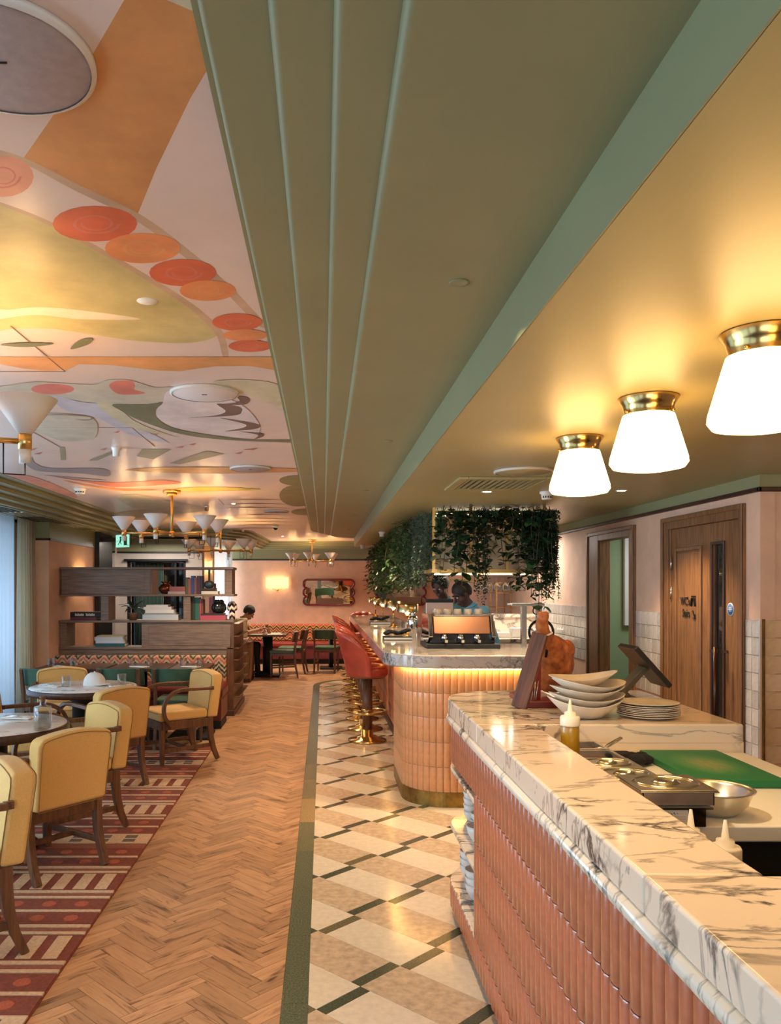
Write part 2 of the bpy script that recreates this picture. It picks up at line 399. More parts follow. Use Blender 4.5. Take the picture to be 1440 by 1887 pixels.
# stone tiles: strips along the diagonal, every tile followed by a dark bar, alternate strips shifted by the bar
TL = [mat('limestone_light', (228, 214, 192), .16, var=.05, vs_=30), mat('limestone_beige', (206, 182, 154), .16, var=.12, vs_=26)]
TD = [terr('bar_green', (78, 84, 66)), terr('bar_olive', (112, 104, 78))]
q2 = math.sqrt(.5); U = Vector((q2, q2)); V = Vector((q2, -q2)); A0 = Vector((-.0248, 3.755))
LU, PV, BW = .2475, .4926, .052
reg = ia
for k in range(-30, 44):
    for n in range(-26, 30):
        b0 = A0 + U * (k * LU) + V * (n * PV)
        off = 0.0 if k % 2 == 0 else -BW
        for (va, vb, kind) in ((off, off + BW, 1), (off + BW, off + PV, 0)):
            e = .0009
            p = [b0 + U * e + V * (va + e), b0 + U * e + V * (vb - e), b0 + U * (LU - e) + V * (vb - e), b0 + U * (LU - e) + V * (va + e)]
            c = sum(p, Vector((0, 0))) / 4
            if c.y < 1.3 or c.y > 14.2 or c.x < -.4 or c.x > 1.25 or (c.y < 4.6 and c.x > .85): continue
            poly = [(t.x, t.y) for t in p]
            poly = clip(poly, -1, 0, .0575); poly = clip(poly, 0, 1, 13.897); poly = clip(poly, 1, 0, 1.2)
            if c.y > 12.6:
                for i in range(14):
                    a, b = ia[i], ia[i + 1]; nx, ny = -(b[1] - a[1]), (b[0] - a[0]); poly = clip(poly, nx, ny, nx * a[0] + ny * a[1])
                    if len(poly) < 3: break
            if len(poly) < 3: continue
            ar = abs(sum(poly[i][0] * poly[(i + 1) % len(poly)][1] - poly[(i + 1) % len(poly)][0] * poly[i][1] for i in range(len(poly)))) / 2
            if ar < 2e-5: continue
            if kind: MB().prism(poly, -.013, 0).build('inlay_bar', TD[1 if (k * 7 + n * 3) % 6 == 0 else 0], floor)
            else: MB().prism(poly, -.013, 0).build('tile', TL[k % 2], floor)
# ---- ceilings
ZM, ZC, ZL = 2.52, 2.426, 2.276
ceiling = S('ceiling', MB().box(-4.4, 4.8, -3.2, 18, ZM, ZM + .08), M['mural'])
def stepped(i, xl, z):
    r = .9
    return [(xl, -3), (.56, -3), (.56, 14.02 - i * .02)] + [(p[0], p[1]) for p in arc(xl + r, 13.1 + i * .03, r, 78, 180, 10)]
band = MB()
for i, (xl, z) in enumerate([(-.207, 2.512), (-.196, 2.498), (-.0845, 2.474), (.0163, 2.45), (.116, ZC)]):
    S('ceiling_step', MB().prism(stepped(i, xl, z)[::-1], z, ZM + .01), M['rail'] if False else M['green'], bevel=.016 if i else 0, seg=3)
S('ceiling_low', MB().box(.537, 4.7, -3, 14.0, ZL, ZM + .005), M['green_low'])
for f in (1,):
    S('ceiling_fascia', MB().box(.533, .538, -3, 14.0, ZL, ZC + .02), M['green'])
# stepped cornice along the windows, round the back corner and along the far wall
for i in range(5):
    z = ZM - .006 - .036 * i; a = .1 * i; b = MB()
    z1 = z + .04
    if i == 4: z = 2.376
    b.box(-4.3, -2.62 - a, -3, 13.0 + a, z, ZM + .005)
    b.box(-4.3, -1.36 - a, 12.95 + a, 17.4, z, ZM + .004)
    b.box(-1.8, 4.6, 16.55 + a, 17.4, z, ZM + .003)
    b.add([(x, y, zz) for zz in (z, ZM + .002) for x, y in ((-1.37 - a, 12.96 + a), (-1.18 - a * .6, 13.5 + a), (-1.05 - a * .6, 16.6 + a), (-1.37 - a, 16.6 + a))], [(3, 2, 1, 0), (4, 5, 6, 7), (0, 1, 5, 4), (1, 2, 6, 5), (2, 3, 7, 6), (3, 0, 4, 7)])
    S('cornice_step', b, M['green'], bevel=.006, seg=2)
# ---- painted mural on the ceiling plane: each shape is a thin coat of its own
PAL = {k: mat('mural_' + k, c, .42, var=.10, vs_=5, spec=.35) for k, c in dict(ochre=(216, 150, 92), orange=(230, 164, 104), leaf=(206, 190, 132), taupe=(206, 172, 142), coral=(226, 112, 76), apricot=(236, 150, 96),
    salmon=(236, 158, 130), pink=(222, 130, 112), haze=(206, 194, 172), pale=(214, 202, 168), horn=(126, 126, 96), brown=(124, 98, 88), olive=(140, 134, 86), quad=(168, 158, 130), grey=(160, 148, 146), streak=(196, 182, 82), cream=(240, 224, 196), ground=(232, 216, 210), lilac=(206, 198, 204), line=(150, 124, 104), moss=(128, 128, 92)).items()}
mz = [ZM]
def paint(c, px, curve=True, k=5):
    P = [at(x, y, z=ZM) for x, y in px]
    pl = [(p.x, p.y) for p in P]
    if curve: pl = [(p.x, p.y) for p in spline(pl, k)]
    pl = clip(pl, 1, 0, -.208); pl = clip(pl, -1, 0, 2.615)
    if len(pl) < 3: return
    mz[0] -= .00003
    ar = sum(pl[i][0] * pl[(i + 1) % len(pl)][1] - pl[(i + 1) % len(pl)][0] * pl[i][1] for i in range(len(pl)))
    if ar > 0: pl = pl[::-1]
    mb = MB(); mb.add([(x, y, mz[0]) for x, y in pl], [tuple(range(len(pl)))])
    mb.build('mural_shape', PAL[c], ceiling)
def oval(c, cx, cy, rx, ry, n=20): paint(c, [(cx + rx * math.cos(2 * math.pi * i / n), cy + ry * math.sin(2 * math.pi * i / n)) for i in range(n)], False)
paint('ochre', [(240, -25), (229, 0), (161, 117), (100, 210), (43, 292), (90, 316), (148, 346), (200, 372), (253, 397), (288, 311), (350, 183), (389, 117), (384, 70), (362, 23), (303, -2)], False)
paint('pale', [(303, -2), (330, -40), (372, -40), (392, 90), (362, 23)], False)
paint('leaf', [(-60, 372), (0, 377), (105, 420), (233, 490), (330, 550), (375, 590), (400, 618), (346, 632), (250, 628), (167, 616), (83, 605), (0, 610), (-70, 640), (-90, 500)])
paint('cream', [(-60, 545), (0, 570), (70, 566), (150, 572), (260, 588), (150, 588), (60, 580), (-40, 590)])  # chandelier glow on the ceiling, painted in as a pale swirl
paint('taupe', [(-40, 268), (43, 290), (148, 342), (260, 396), (345, 458), (417, 520), (458, 562), (492, 600), (480, 602), (448, 572), (405, 528), (333, 468), (250, 406), (140, 352), (40, 300), (-40, 278)])
paint('taupe', [(-40, 366), (0, 372), (105, 414), (233, 484), (335, 546), (380, 580), (412, 614), (421, 657), (411, 657), (400, 620), (368, 584), (326, 552), (228, 491), (102, 421), (0, 378), (-40, 374)])
for c, cx, cy, rx, ry in [('salmon', 5, 325, 57, 38), ('coral', 175, 412, 78, 33), ('apricot', 263, 457, 70, 28), ('coral', 337, 502, 62, 25), ('apricot', 383, 535, 52, 19), ('coral', 437, 593, 46, 16), ('apricot', 452, 617, 41, 11), ('coral', 461, 637, 40, 11), ('salmon', -70, 290, 60, 40)]:
    oval('taupe' if False else c, cx, cy, rx, ry)
    mz[0] -= .00001
    r2 = {'coral': 'pink', 'apricot': 'orange', 'salmon': 'pink'}[c]
    n = 26; pts = [(cx + rx * (.62 - .012 * i) * math.cos(.4 * i), cy + ry * (.62 - .012 * i) * math.sin(.4 * i)) for i in range(n)]
    inner = [(cx + (x - cx) * .86, cy + (y - cy) * .86) for x, y in pts]
    for a in range(0, n - 4, 4): paint(r2, pts[a:a + 5] + inner[a:a + 5][::-1], False)
paint('orange', [(-80, 657), (200, 657), (507, 657), (516, 683), (458, 673), (396, 674), (333, 683), (292, 682), (208, 672), (146, 670), (125, 680), (83, 683), (42, 678), (0, 670), (-80, 672)], False)
paint('haze', [(-60, 706), (0, 711), (62, 703), (145, 707), (180, 707), (200, 699), (240, 700), (285, 713), (320, 714), (292, 741), (190, 743), (104, 732), (0, 730), (-60, 735)])
paint('pale', [(392, 703), (458, 699), (517, 712), (526, 755), (492, 741), (437, 720)])
paint('lilac', [(95, 728), (150, 740), (215, 748), (235, 775), (310, 815), (240, 800), (180, 770), (120, 755)])
oval('pink', 97, 716, 40, 10)
paint('pink', [(201, 710), (215, 701), (243, 701), (249, 710), (248, 717), (268, 723), (250, 726), (218, 725)])
paint('pale', [(178, 742), (210, 770), (258, 792), (335, 806), (310, 800), (250, 776), (208, 742)])
paint('horn', [(208, 744), (267, 745), (300, 741), (287, 755), (290, 770), (317, 787), (375, 799), (458, 809), (540, 810), (540, 815), (417, 810), (333, 799), (258, 774), (225, 757)])
paint('ground', [(300, 742), (315, 718), (400, 728), (455, 752), (480, 790), (455, 806), (375, 797), (320, 786), (292, 770), (288, 755)])
paint('brown', [(437, 730), (455, 731), (460, 738), (448, 745), (398, 744), (425, 742), (442, 738)])
paint('brown', [(400, 743), (440, 748), (446, 757), (430, 765), (347, 769), (395, 765), (416, 757)])
paint('brown', [(405, 769), (450, 775), (479, 782), (470, 790), (415, 794), (446, 788), (452, 781)])
paint('brown', [(440, 794), (480, 797), (486, 803), (468, 809), (476, 803), (470, 799)])
for q in ([(252, 840), (262, 827), (317, 827), (283, 846)], [(312, 853), (380, 830), (414, 836), (332, 855)], [(110, 823), (119, 823), (121, 847), (112, 847)], [(163, 848), (220, 825), (226, 827), (180, 848)]): paint('quad', q, False)
for x, y, s in [(286, 798, 8), (332, 822, 9), (355, 817, 7), (462, 826, 14), (440, 833, 8), (215, 794, 6), (190, 826, 7), (60, 826, 8), (70, 834, 8)]: paint('pink', [(x - s, y + 2), (x + s, y - 1), (x + s * .4, y + 3)], False)
paint('grey', [(44, 845), (58, 842), (65, 853), (95, 862), (190, 863), (200, 877), (150, 872), (75, 868), (50, 857)])
paint('haze', [(55, 764), (110, 761), (165, 768), (180, 785), (170, 808), (120, 812), (80, 800), (50, 783)])
paint('line', [(55, 765), (110, 762), (160, 765), (173, 770), (160, 774), (137, 772), (160, 772), (168, 770), (158, 767), (110, 764)])
paint('grey', [(80, 875), (160, 881), (198, 885), (130, 880)])
paint('pink', [(100, 878), (165, 889), (215, 897), (300, 893), (335, 889), (300, 884), (230, 888), (170, 886)])
paint('apricot', [(120, 885), (200, 898), (290, 902), (230, 904), (160, 895)])
paint('salmon', [(5, 872), (60, 878), (110, 896), (138, 911), (138, 917), (90, 905), (30, 884)])
paint('pale', [(215, 915), (260, 911), (300, 925), (330, 934), (300, 940), (250, 936)])
paint('haze', [(215, 945), (300, 936), (330, 930), (300, 920), (360, 930), (380, 940), (300, 950), (230, 955)])
for cx, cy, rx, ry in [(545, 885, 30, 9), (550, 913, 35, 20), (565, 943, 28, 6)]: oval('olive', cx, cy, rx, ry)
paint('streak', [(330, 899), (400, 897), (482, 901), (400, 905), (330, 905)])
paint('orange', [(230, 865), (330, 860), (520, 862), (560, 868), (420, 872), (300, 870)])
for y in (921, 929, 936, 949, 956, 962, 968, 974): paint('line', [(380 + (y * 7) % 60, y), (470, y - 2), (540 + (y * 3) % 20, y), (470, y - .8)], False)
paint('moss', [(0, 634), (50, 630), (100, 632), (50, 638)]); paint('moss', [(130, 642), (145, 626), (170, 622), (163, 633)])
def seam(x0, y0, x1, y1, w=.004):
    a, b = at(x0, y0, z=ZM), at(x1, y1, z=ZM); mz[0] -= .00003
    MB().bar((a.x, a.y, ZM - .0025), (b.x, b.y, ZM - .0025), w, .002).build('hatch_joint', PAL['line'], ceiling)
seam(20, 600, 120, 684); seam(0, 684, 120, 684); seam(46, 787, 110, 823); seam(46, 787, 243, 787); seam(243, 787, 285, 822); seam(403, 919, 413, 930)
# ---- walls
RT = .03
def wall(name, boxes, m): 
    b = MB()
    for q in boxes: b.box(*q)
    return S(name, b, m)
wall_right = wall('wall_right', [(2.65, 2.74, 4.9, 5.125, 0, 2.5), (2.65, 2.74, 5.125, 6.18, 2.05, 2.5), (2.65, 2.74, 6.18, 6.96, 0, 2.5), (2.65, 2.74, 6.96, 7.75, 2.05, 2.5), (2.65, 2.74, 7.75, 17.4, 0, 2.52)], M['peach'])
wall_corner = wall('wall_corner', [(2.66, 4.7, 4.905, 5.1, 0, 2.5)], M['peach'])
wall('wall_far', [(-1.99, 2.8, 17.2, 17.4, 0, 2.5)], M['peach'])
wall('wall_alcove', [(4.5, 4.7, -3.2, 5.0, 0, 2.5)], M['peach'])
wall('wall_behind', [(-4.4, -2.4, -3.2, -3.0, 0, 2.6), (2.0, 4.7, -3.2, -3.0, 0, 2.6), (-2.4, 2.0, -3.2, -3.0, 0, .3), (-2.4, 2.0, -3.2, -3.0, 2.3, 2.6)], M['peach'])
f6 = S('window_6', MB().box(-2.4, 2.0, -3.12, -3.05, .3, .36).box(-2.4, 2.0, -3.12, -3.05, 2.24, 2.3).box(-2.4, -2.34, -3.12, -3.05, .36, 2.24).box(1.94, 2.0, -3.12, -3.05, .36, 2.24).box(-.23, -.17, -3.12, -3.05, .36, 2.24), M['walnut_dark'])  # window added behind the camera to let the front fill in
MB().box(-2.34, 1.94, -3.09, -3.08, .36, 2.24).build('pane', M['pane'], f6)
wall_left = wall('wall_left', [(-3.6, -3.27, 9.63, 11.55, 0, 2.45)], M['peach'])
wall('wall_back_left', [(-3.62, -3.4, 13.2, 13.6, 0, 2.45), (-3.4, -3.24, 13.35, 13.6, 0, 2.45), (-3.24, -2.27, 13.35, 13.6, 2.03, 2.45), (-2.27, -2.0, 13.35, 13.6, 0, 2.45), (-3.24, -2.27, 13.35, 13.6, 0, .3)], M['greywall'])
wall('wall_back_return', [(-2.9, -2.14, 15.7, 15.9, 0, 2.45)], M['peach'])
wall('wall_back_outer', [(-4.4, -3.62, 11.5, 11.7, 0, 2.5), (-4.4, -4.2, 11.6, 18, 0, 2.5), (-4.4, 3, 17.6, 17.8, 0, 2.5)], M['greywall'])
# window wall: piers, sill, head, glass
win = wall('wall_window', [(-3.75, -3.6, -3.0, -2.7, 0, 2.5), (-3.75, -3.6, -.2, .1, 0, 2.5), (-3.75, -3.6, 2.6, 2.9, 0, 2.5), (-3.75, -3.6, 5.4, 5.7, 0, 2.5), (-3.75, -3.6, 9.4, 9.7, 0, 2.5), (-3.75, -3.6, -3, 9.7, 0, .12), (-3.75, -3.6, -3, 9.7, 2.34, 2.5)], M['peach'])
for n, (a, b) in enumerate([(-2.7, -.2), (.1, 2.6), (2.9, 5.4), (5.7, 9.4)]):
    w = MB(); m = (a + b) / 2
    w.box(-3.72, -3.64, a, a + .05, .12, 2.34).box(-3.72, -3.64, b - .05, b, .12, 2.34).box(-3.72, -3.64, a, b, .12, .18).box(-3.72, -3.64, a, b, 2.28, 2.34).box(-3.72, -3.64, m - .025, m + .025, .12, 2.34)
    f = S('window_%d' % (n + 1), w, mat('window_frame_grey', (120, 124, 128), .4))
    MB().box(-3.685, -3.675, a + .05, b - .05, .18, 2.28).build('pane', M['pane'], f)
# rails and bands
G = MB(); G.box(2.6495, 2.645, 4.895, 14.0, 2.20, ZL + .001); S('trim_1', G.box(2.65, 4.6, 4.895, 4.9, 2.20, ZL), M['green'])
S('trim_2', MB().box(2.628, 2.652, 4.878, 17.2, 2.172, 2.2).box(2.628, 4.5, 4.878, 4.902, 2.172, 2.2), M['rail'], bevel=.006)
S('trim_3', MB().box(-1.99, 2.65, 17.19, 17.2, 2.17, 2.40), M['green']); S('trim_4', MB().box(-1.995, 2.65, 17.175, 17.2, 2.145, 2.17), M['black'])
S('trim_5', MB().box(-3.27, -3.262, 9.63, 11.55, 2.17, 2.38).box(-3.6, -3.262, 9.622, 9.63, 2.17, 2.38), M['green']); S('trim_6', MB().box(-3.27, -3.25, 9.61, 11.55, 2.145, 2.17).box(-3.6, -3.25, 9.61, 9.63, 2.145, 2.17), M['rail'])
S('trim_7', MB().box(-3.4, -2.0, 13.34, 13.35, 2.17, 2.38).box(-3.62, -3.4, 13.19, 13.2, 2.17, 2.38), M['green']); S('trim_8', MB().box(-3.4, -2.0, 13.325, 13.35, 2.145, 2.17).box(-3.62, -3.4, 13.175, 13.2, 2.145, 2.17), M['black'])
S('trim_9', MB().box(-3.34, -3.2, 11.55, 11.7, 0, 2.38).box(-3.34, -3.26, 11.7, 12.5, 0, 2.38).box(-3.3, -3.0, 11.7, 11.76, 2.24, 2.30), M['black'], bevel=.008)
S('trim_10', MB().box(2.66, 2.672, 4.885, 4.91, 0, 1.4), M['brass_dull'])
S('baseboard_left', MB().box(-3.27, -3.25, 9.6, 11.55, 0, .12), M['walnut_dark'])
# glazed wall tiles (only where the counter leaves them in view)
TM = [mat('zellige_%d' % i, c, .14, var=.10, vs_=14, bump=.2, bs=16, coat=.3) for i, c in enumerate([(206, 196, 184), (196, 186, 174), (214, 204, 192)])]
TW = [mat('zellige_lamplit_%d' % i, c, .14, var=.08, vs_=14, bump=.3, bs=16, coat=.3) for i, c in enumerate([(228, 192, 152), (220, 180, 138), (234, 200, 164)])]  # same tiles with the yellow lamplight mixed into their colour
tm = {}
def wtile(par, m, x, y, z, w, h, side):
    k = (round(w, 4), round(h, 4), m.name)
    if k not in tm:
        b = MB(); e = .0008
        b.add([(-w / 2 + e, 0, e), (w / 2 - e, 0, e), (w / 2 - e, 0, h - e), (-w / 2 + e, 0, h - e), (-w / 2 + e + .003, -.009, e + .003), (w / 2 - e - .003, -.009, e + .003), (w / 2 - e - .003, -.009, h - e - .003), (-w / 2 + e + .003, -.009, h - e - .003)],
              [(0, 1, 2, 3), (7, 6, 5, 4), (0, 4, 5, 1), (1, 5, 6, 2), (2, 6, 7, 3), (3, 7, 4, 0)])
        me = b.mesh('tile'); me.materials.append(m); tm[k] = me
    o = bpy.data.objects.new('tile', tm[k]); COL.objects.link(o); o.parent = par; o.location = (x, y, z)
    o.rotation_euler = (rng.uniform(-.005, .005), 0, side + rng.uniform(-.005, .005))
for a, b, rows in ((4.905, 5.058, 10), (6.29, 6.835, 6), (8.07, 9.815, 5)):
    n = max(2, round((b - a) / .11)); w = (b - a) / n
    for i in range(n):
        for r in range(rows): wtile(wall_right, rng.choice(TM), 2.65, a + w * (i + .5), 1.395 - .109 * (r + 1), w, .109, R_(-90))
for i in range(5):
    for r in range(10): wtile(wall_corner, rng.choice(TW), 2.675 + .11 * (i + .5), 4.905, 1.395 - .109 * (r + 1), .11, .109, 0)
# ---- doors in the right-hand wall
def door_frame(name, a, b, wa, wb):
    f = MB()
    f.box(2.63, 2.66, a - wa, a + .004, 0, 2.12).box(2.63, 2.66, b - .004, b + wb, 0, 2.12).box(2.63, 2.66, a + .004, b - .004, 2.03, 2.12)
    f.box(2.63, 2.618, a - wa, a - wa + .03, 0, 2.12).box(2.63, 2.618, b + wb - .04, b + wb, 0, 2.12).box(2.63, 2.618, a - wa + .03, b + wb - .04, 2.085, 2.12)
    f.box(2.645, 2.745, a, a + .012, 0, 2.05).box(2.645, 2.745, b - .02, b, 0, 2.05).box(2.645, 2.745, a + .012, b - .02, 2.03, 2.05)
    return S(name, f, M['oak'] , bevel=.006)
door_frame('trim_11', 5.125, 6.18, .062, .105); door_frame('trim_12', 6.96, 7.75, .118, .31)
door = S('door_1', MB().box(2.655, 2.70, 5.14, 5.353, .01, 2.03).box(2.655, 2.70, 5.51, 6.158, .01, 2.03).box(2.655, 2.70, 5.353, 5.51, 1.89, 2.03).box(2.655, 2.70, 5.353, 5.51, .01, .3), M['oak'], bevel=.004)
def ringbox(b, y0, y1, z0, z1, w, x0, x1): b.box(x0, x1, y0, y0 + w, z0, z1).box(x0, x1, y1 - w, y1, z0, z1).box(x0, x1, y0 + w, y1 - w, z1 - w, z1).box(x0, x1, y0 + w, y1 - w, z0, z0 + w)
b = MB(); ringbox(b, 5.66, 6.09, .3, 1.885, .028, 2.643, 2.657); b.build('panel_moulding', M['oak'], door, bevel=.005)
MB().box(2.648, 2.656, 5.70, 6.05, .34, 1.845).build('panel', M['oak'], door, bevel=.006)
b = MB(); ringbox(b, 5.335, 5.53, .3, 1.9, .022, 2.643, 2.66); b.build('glazing_bead', M['walnut_dark'], door, bevel=.004)
MB().box(2.672, 2.678, 5.353, 5.51, .3, 1.89).build('pane', thinglass('door_glass', (150, 150, 152), .25, .05), door)
MB().tube([(2.575, 5.31, 1.2), (2.575, 5.31, .55)], .012, 10).bar((2.655, 5.30, 1.17), (2.57, 5.37, 1.17), .018).bar((2.655, 5.30, .6), (2.57, 5.37, .6), .018).build('pull_handle', mat('bronze_handle', (88, 60, 44), .3, .9), door)
for z in (1.72, 1.5, .4): MB().cyl((2.648, 6.15, z), .008, 0, .1, 8).build('hinge', M['steel'], door)
def text(body, size, loc, rot, m, parent, name, ex=.0015, sx=1):
    c = bpy.data.curves.new(name, 'FONT'); c.body = body; c.size = size; c.extrude = ex; c.align_x = 'CENTER'; c.align_y = 'CENTER'
    o = bpy.data.objects.new(name, c); COL.objects.link(o); o.location = loc; o.rotation_euler = rot; o.parent = parent; o.scale = (sx, 1, 1); c.materials.append(m); return o
RY = (R_(90), 0, R_(-90))
text("WC's", .085, (2.642, 5.90, 1.487), RY, M['dark'], door, 'lettering', sx=.75); text('Stairs', .085, (2.642, 5.885, 1.40), RY, M['dark'], door, 'lettering', sx=.62)
b = MB()
for y, s in ((5.785, -1), (5.75, 1)): b.cyl((2.642, y, 1.52), .009, 0, .012, 8).bar((2.642, y, 1.515), (2.642, y - .012 * s, 1.455), .022, .004)
b.bar((2.642, 5.78, 1.425), (2.642, 5.745, 1.37), .008, .004).bar((2.642, 5.745, 1.368), (2.642, 5.775, 1.372), .008, .004).bar((2.642, 5.745, 1.37), (2.642, 5.748, 1.40), .008, .004)
b.build('pictogram', M['dark'], door)
b = MB().lathe([(.043, 0), (.043, .002)], n=28, M=Matrix.Rotation(R_(-90), 3, 'Y'), c=(2.6545, 5.265, 1.448)); stk = b.build('fire_notice', mat('notice_rim', (220, 226, 232), .5), door)
MB().lathe([(.036, 0), (.036, .001)], n=28, M=Matrix.Rotation(R_(-90), 3, 'Y'), c=(2.6522, 5.265, 1.448)).build('notice_disc', mat('notice_blue', (70, 120, 180), .5), stk)
b = MB()
for z, w in ((1.458, .036), (1.448, .046), (1.438, .03)): b.box(2.6506, 2.6512, 5.265 - w / 2, 5.265 + w / 2, z - .002, z + .002)
b.build('notice_print', M['paper'], stk)
# green lobby behind the open doorway
wall('wall_lobby', [(2.74, 4.4, 8.25, 8.4, 0, 2.5), (4.3, 4.4, 6.4, 8.3, 0, 2.5), (2.74, 4.4, 6.4, 6.5, 0, 2.5)], mat('lobby_green', (138, 156, 116), .6))
ob = MB().box(3.06, 3.6, 8.2, 8.245, 1.2, 2.1).build('notice_board', mat('board_white', (226, 222, 216), .5), bevel=.004); tag(ob, 'tall white framed board on the green wall through the open doorway', 'board')
light('lobby_lamp', 'AREA', (3.5, 7.4, 2.25), 8, (.9, .95, 1), .5)
light('stair_lamp', 'AREA', (3.6, 5.9, 2.2), 6, (.9, .95, 1), .5)
# ---- far-left opening: dark glazed doorway with green curtains, sheer curtain, window
b = MB(); ringbox(b, 0, 1, 0, 1, .04, 0, 1)
wf = S('window_5', MB().box(-3.24, -3.2, 13.36, 13.44, .3, 2.03).box(-2.31, -2.27, 13.36, 13.44, .3, 2.03).box(-3.24, -2.27, 13.36, 13.44, 1.99, 2.03).box(-2.46, -2.43, 13.36, 13.44, .3, 2.0), M['black'])
MB().box(-3.2, -2.31, 13.5, 13.52, .3, 1.99).build('pane', mat('dark_glass', (10, 14, 14), .05), wf)
MB().box(-3.28, -2.24, 13.29, 13.35, 2.01, 2.045).build('curtain_track', M['black'], wf)
def drape(name, x0, x1, y, z0, z1, folds, amp, m, label, cat, along='x', group=None):
    n = folds * 8; g = MB(); vs_ = []; fs = []
    for i in range(n + 1):
        t = i / n; u = x0 + (x1 - x0) * t; v = amp * math.sin(2 * math.pi * folds * t) * (1 + .3 * math.sin(7 * t))
        for j, z in enumerate((z0, (z0 + z1) / 2, z1)):
            vv = y + v * (1.15 - .25 * j); vs_.append((u, vv, z) if along == 'x' else (vv, u, z))
    for i in range(n):
        for j in range(2): a = i * 3 + j; fs.append((a, a + 3, a + 4, a + 1))
    g.add(vs_, fs, 0, True); o = g.build(name, m); s = o.modifiers.new('thick', 'SOLIDIFY'); s.thickness = .004
    return tag(o, label, cat, group)
drape('green_curtain', -3.12, -2.66, 13.47, .3, 2.0, 7, .02, mat('green_velvet', (20, 54, 42), .8, sheen=.4), 'dark green velvet curtain drawn behind the glass of the back window', 'curtain')
SH = sheer('sheer_cloth', (244, 247, 250), .2)
drape('sheer_curtain', 9.05, 9.6, -3.42, .03, 2.37, 6, .035, sheer('lined_cloth', (232, 222, 200), .03), 'cream lined curtain at the near edge of the pale wall by the window', 'curtain', 'y')
drape('sheer_curtain', 8.1, 9.05, -3.46, .03, 2.37, 9, .03, SH, 'thin white sheer curtain glowing with daylight at the window', 'curtain', 'y')
drape('sheer_curtain', -2.05, -1.9, 16.9, .03, 2.38, 4, .025, SH, 'narrow white sheer curtain beyond the right end of the bookcase', 'curtain')
light('back_fill', 'AREA', (-2.95, 16.5, 1.5), 48, DAY, 1.0, 2, (0, R_(-90), 0))  # area light added inside the back space to lift the far end
light('back_lobby_light', 'AREA', (-2.6, 12.6, 2.3), 12, (1, .9, .8), .8)
# linear air grille in the flat soffit by the window
gr = tag(MB().box(-3.42, -3.08, 2.0, 11.2, 2.368, 2.3765).build('air_grille', M['green']), 'long linear air grille in the soffit above the window curtains', 'grille')
for y in np.arange(6.2, 11.1, .55):
    b = MB()
    for k in range(5): b.box(-3.40 + k * .062, -3.37 + k * .062, y, y + .5, 2.364, 2.369)
    b.build('slot', M['dark'] if int(y * 2) % 2 else M['steel'], gr)
# ---------------------------------------------------------------- fixtures
BULB = emis('warm_bulb', (255, 202, 132), 64)
M['shade'] = mat('shade_metal', (214, 206, 198), .5)
def chandelier():
    t = thing('chandelier', '', 'chandelier')
    b = MB()
    for k in range(6): b.cyl((.05 * math.cos(k * 1.047), .05 * math.sin(k * 1.047), 0), .036, -.03, 0, 14)
    b.cyl((0, 0, 0), .05, -.06, -.028, 20); b.build('canopy', M['gold'], t)
    MB().cyl((0, 0, 0), .013, -.43, -.055, 12).build('rod', M['gold'], t)
    MB().lathe([(0, -.455), (.02, -.45), (.03, -.43), (.03, -.405), (.016, -.395), (0, -.39)], n=16).build('hub', M['gold'], t)
    for k in range(6):
        a = R_(22 + 60 * k); c, s = math.cos(a), math.sin(a); q = Vector((c * .45, s * .45, -.42))
        MB().tube([(c * .02, s * .02, -.42), (c * .43, s * .43, -.42)], .010, 8).build('arm', M['gold'], t)
        col = MB().cyl((q.x, q.y, q.z), .023, -.028, .028, 16).build('collar', M['gold'], t)
        MB().cyl((q.x, q.y, q.z), .02, -.075, -.028, 14).build('socket', M['shade'], col)
        MB().tube([(q.x, q.y, q.z - .07), (q.x, q.y, q.z - .115), (q.x - c * .07, q.y - s * .07, q.z - .115), (q.x - c * .07, q.y - s * .07, q.z - .01)], .003, 5).build('flex', M['dark'], col)
        sh = MB().lathe([(.022, .024), (.109, .148), (.107, .149), (.020, .027)], c=tuple(q), n=28).build('shade', M['shade'], t)
        MB().ball((q.x, q.y, q.z + .115), .03, 12, sc=(1, 1, 1.1)).build('bulb', BULB, sh)
    return t
c0 = chandelier(); c0['group'] = 'gold chandeliers along the painted ceiling'
spots = [(-1.45, 7.74, 'gold chandelier with six white cones above the middle tables'), (-1.45, 2.63, 'gold chandelier nearest the viewer, one large white cone and brass collar in view'), (-1.45, 11.42, 'gold chandelier with white cones hanging just beyond the bookcase'), (-.22, 16.0, 'small far gold chandelier in front of the end wall above the mirror'), (-1.45, -1.4, 'gold chandelier over the front of the room')]
for i, (x, y, l) in enumerate(spots):
    if i == 0: c0.location = (x, y, ZM); c0['label'] = l
    else: dup(c0, (x, y, ZM), 0, l)
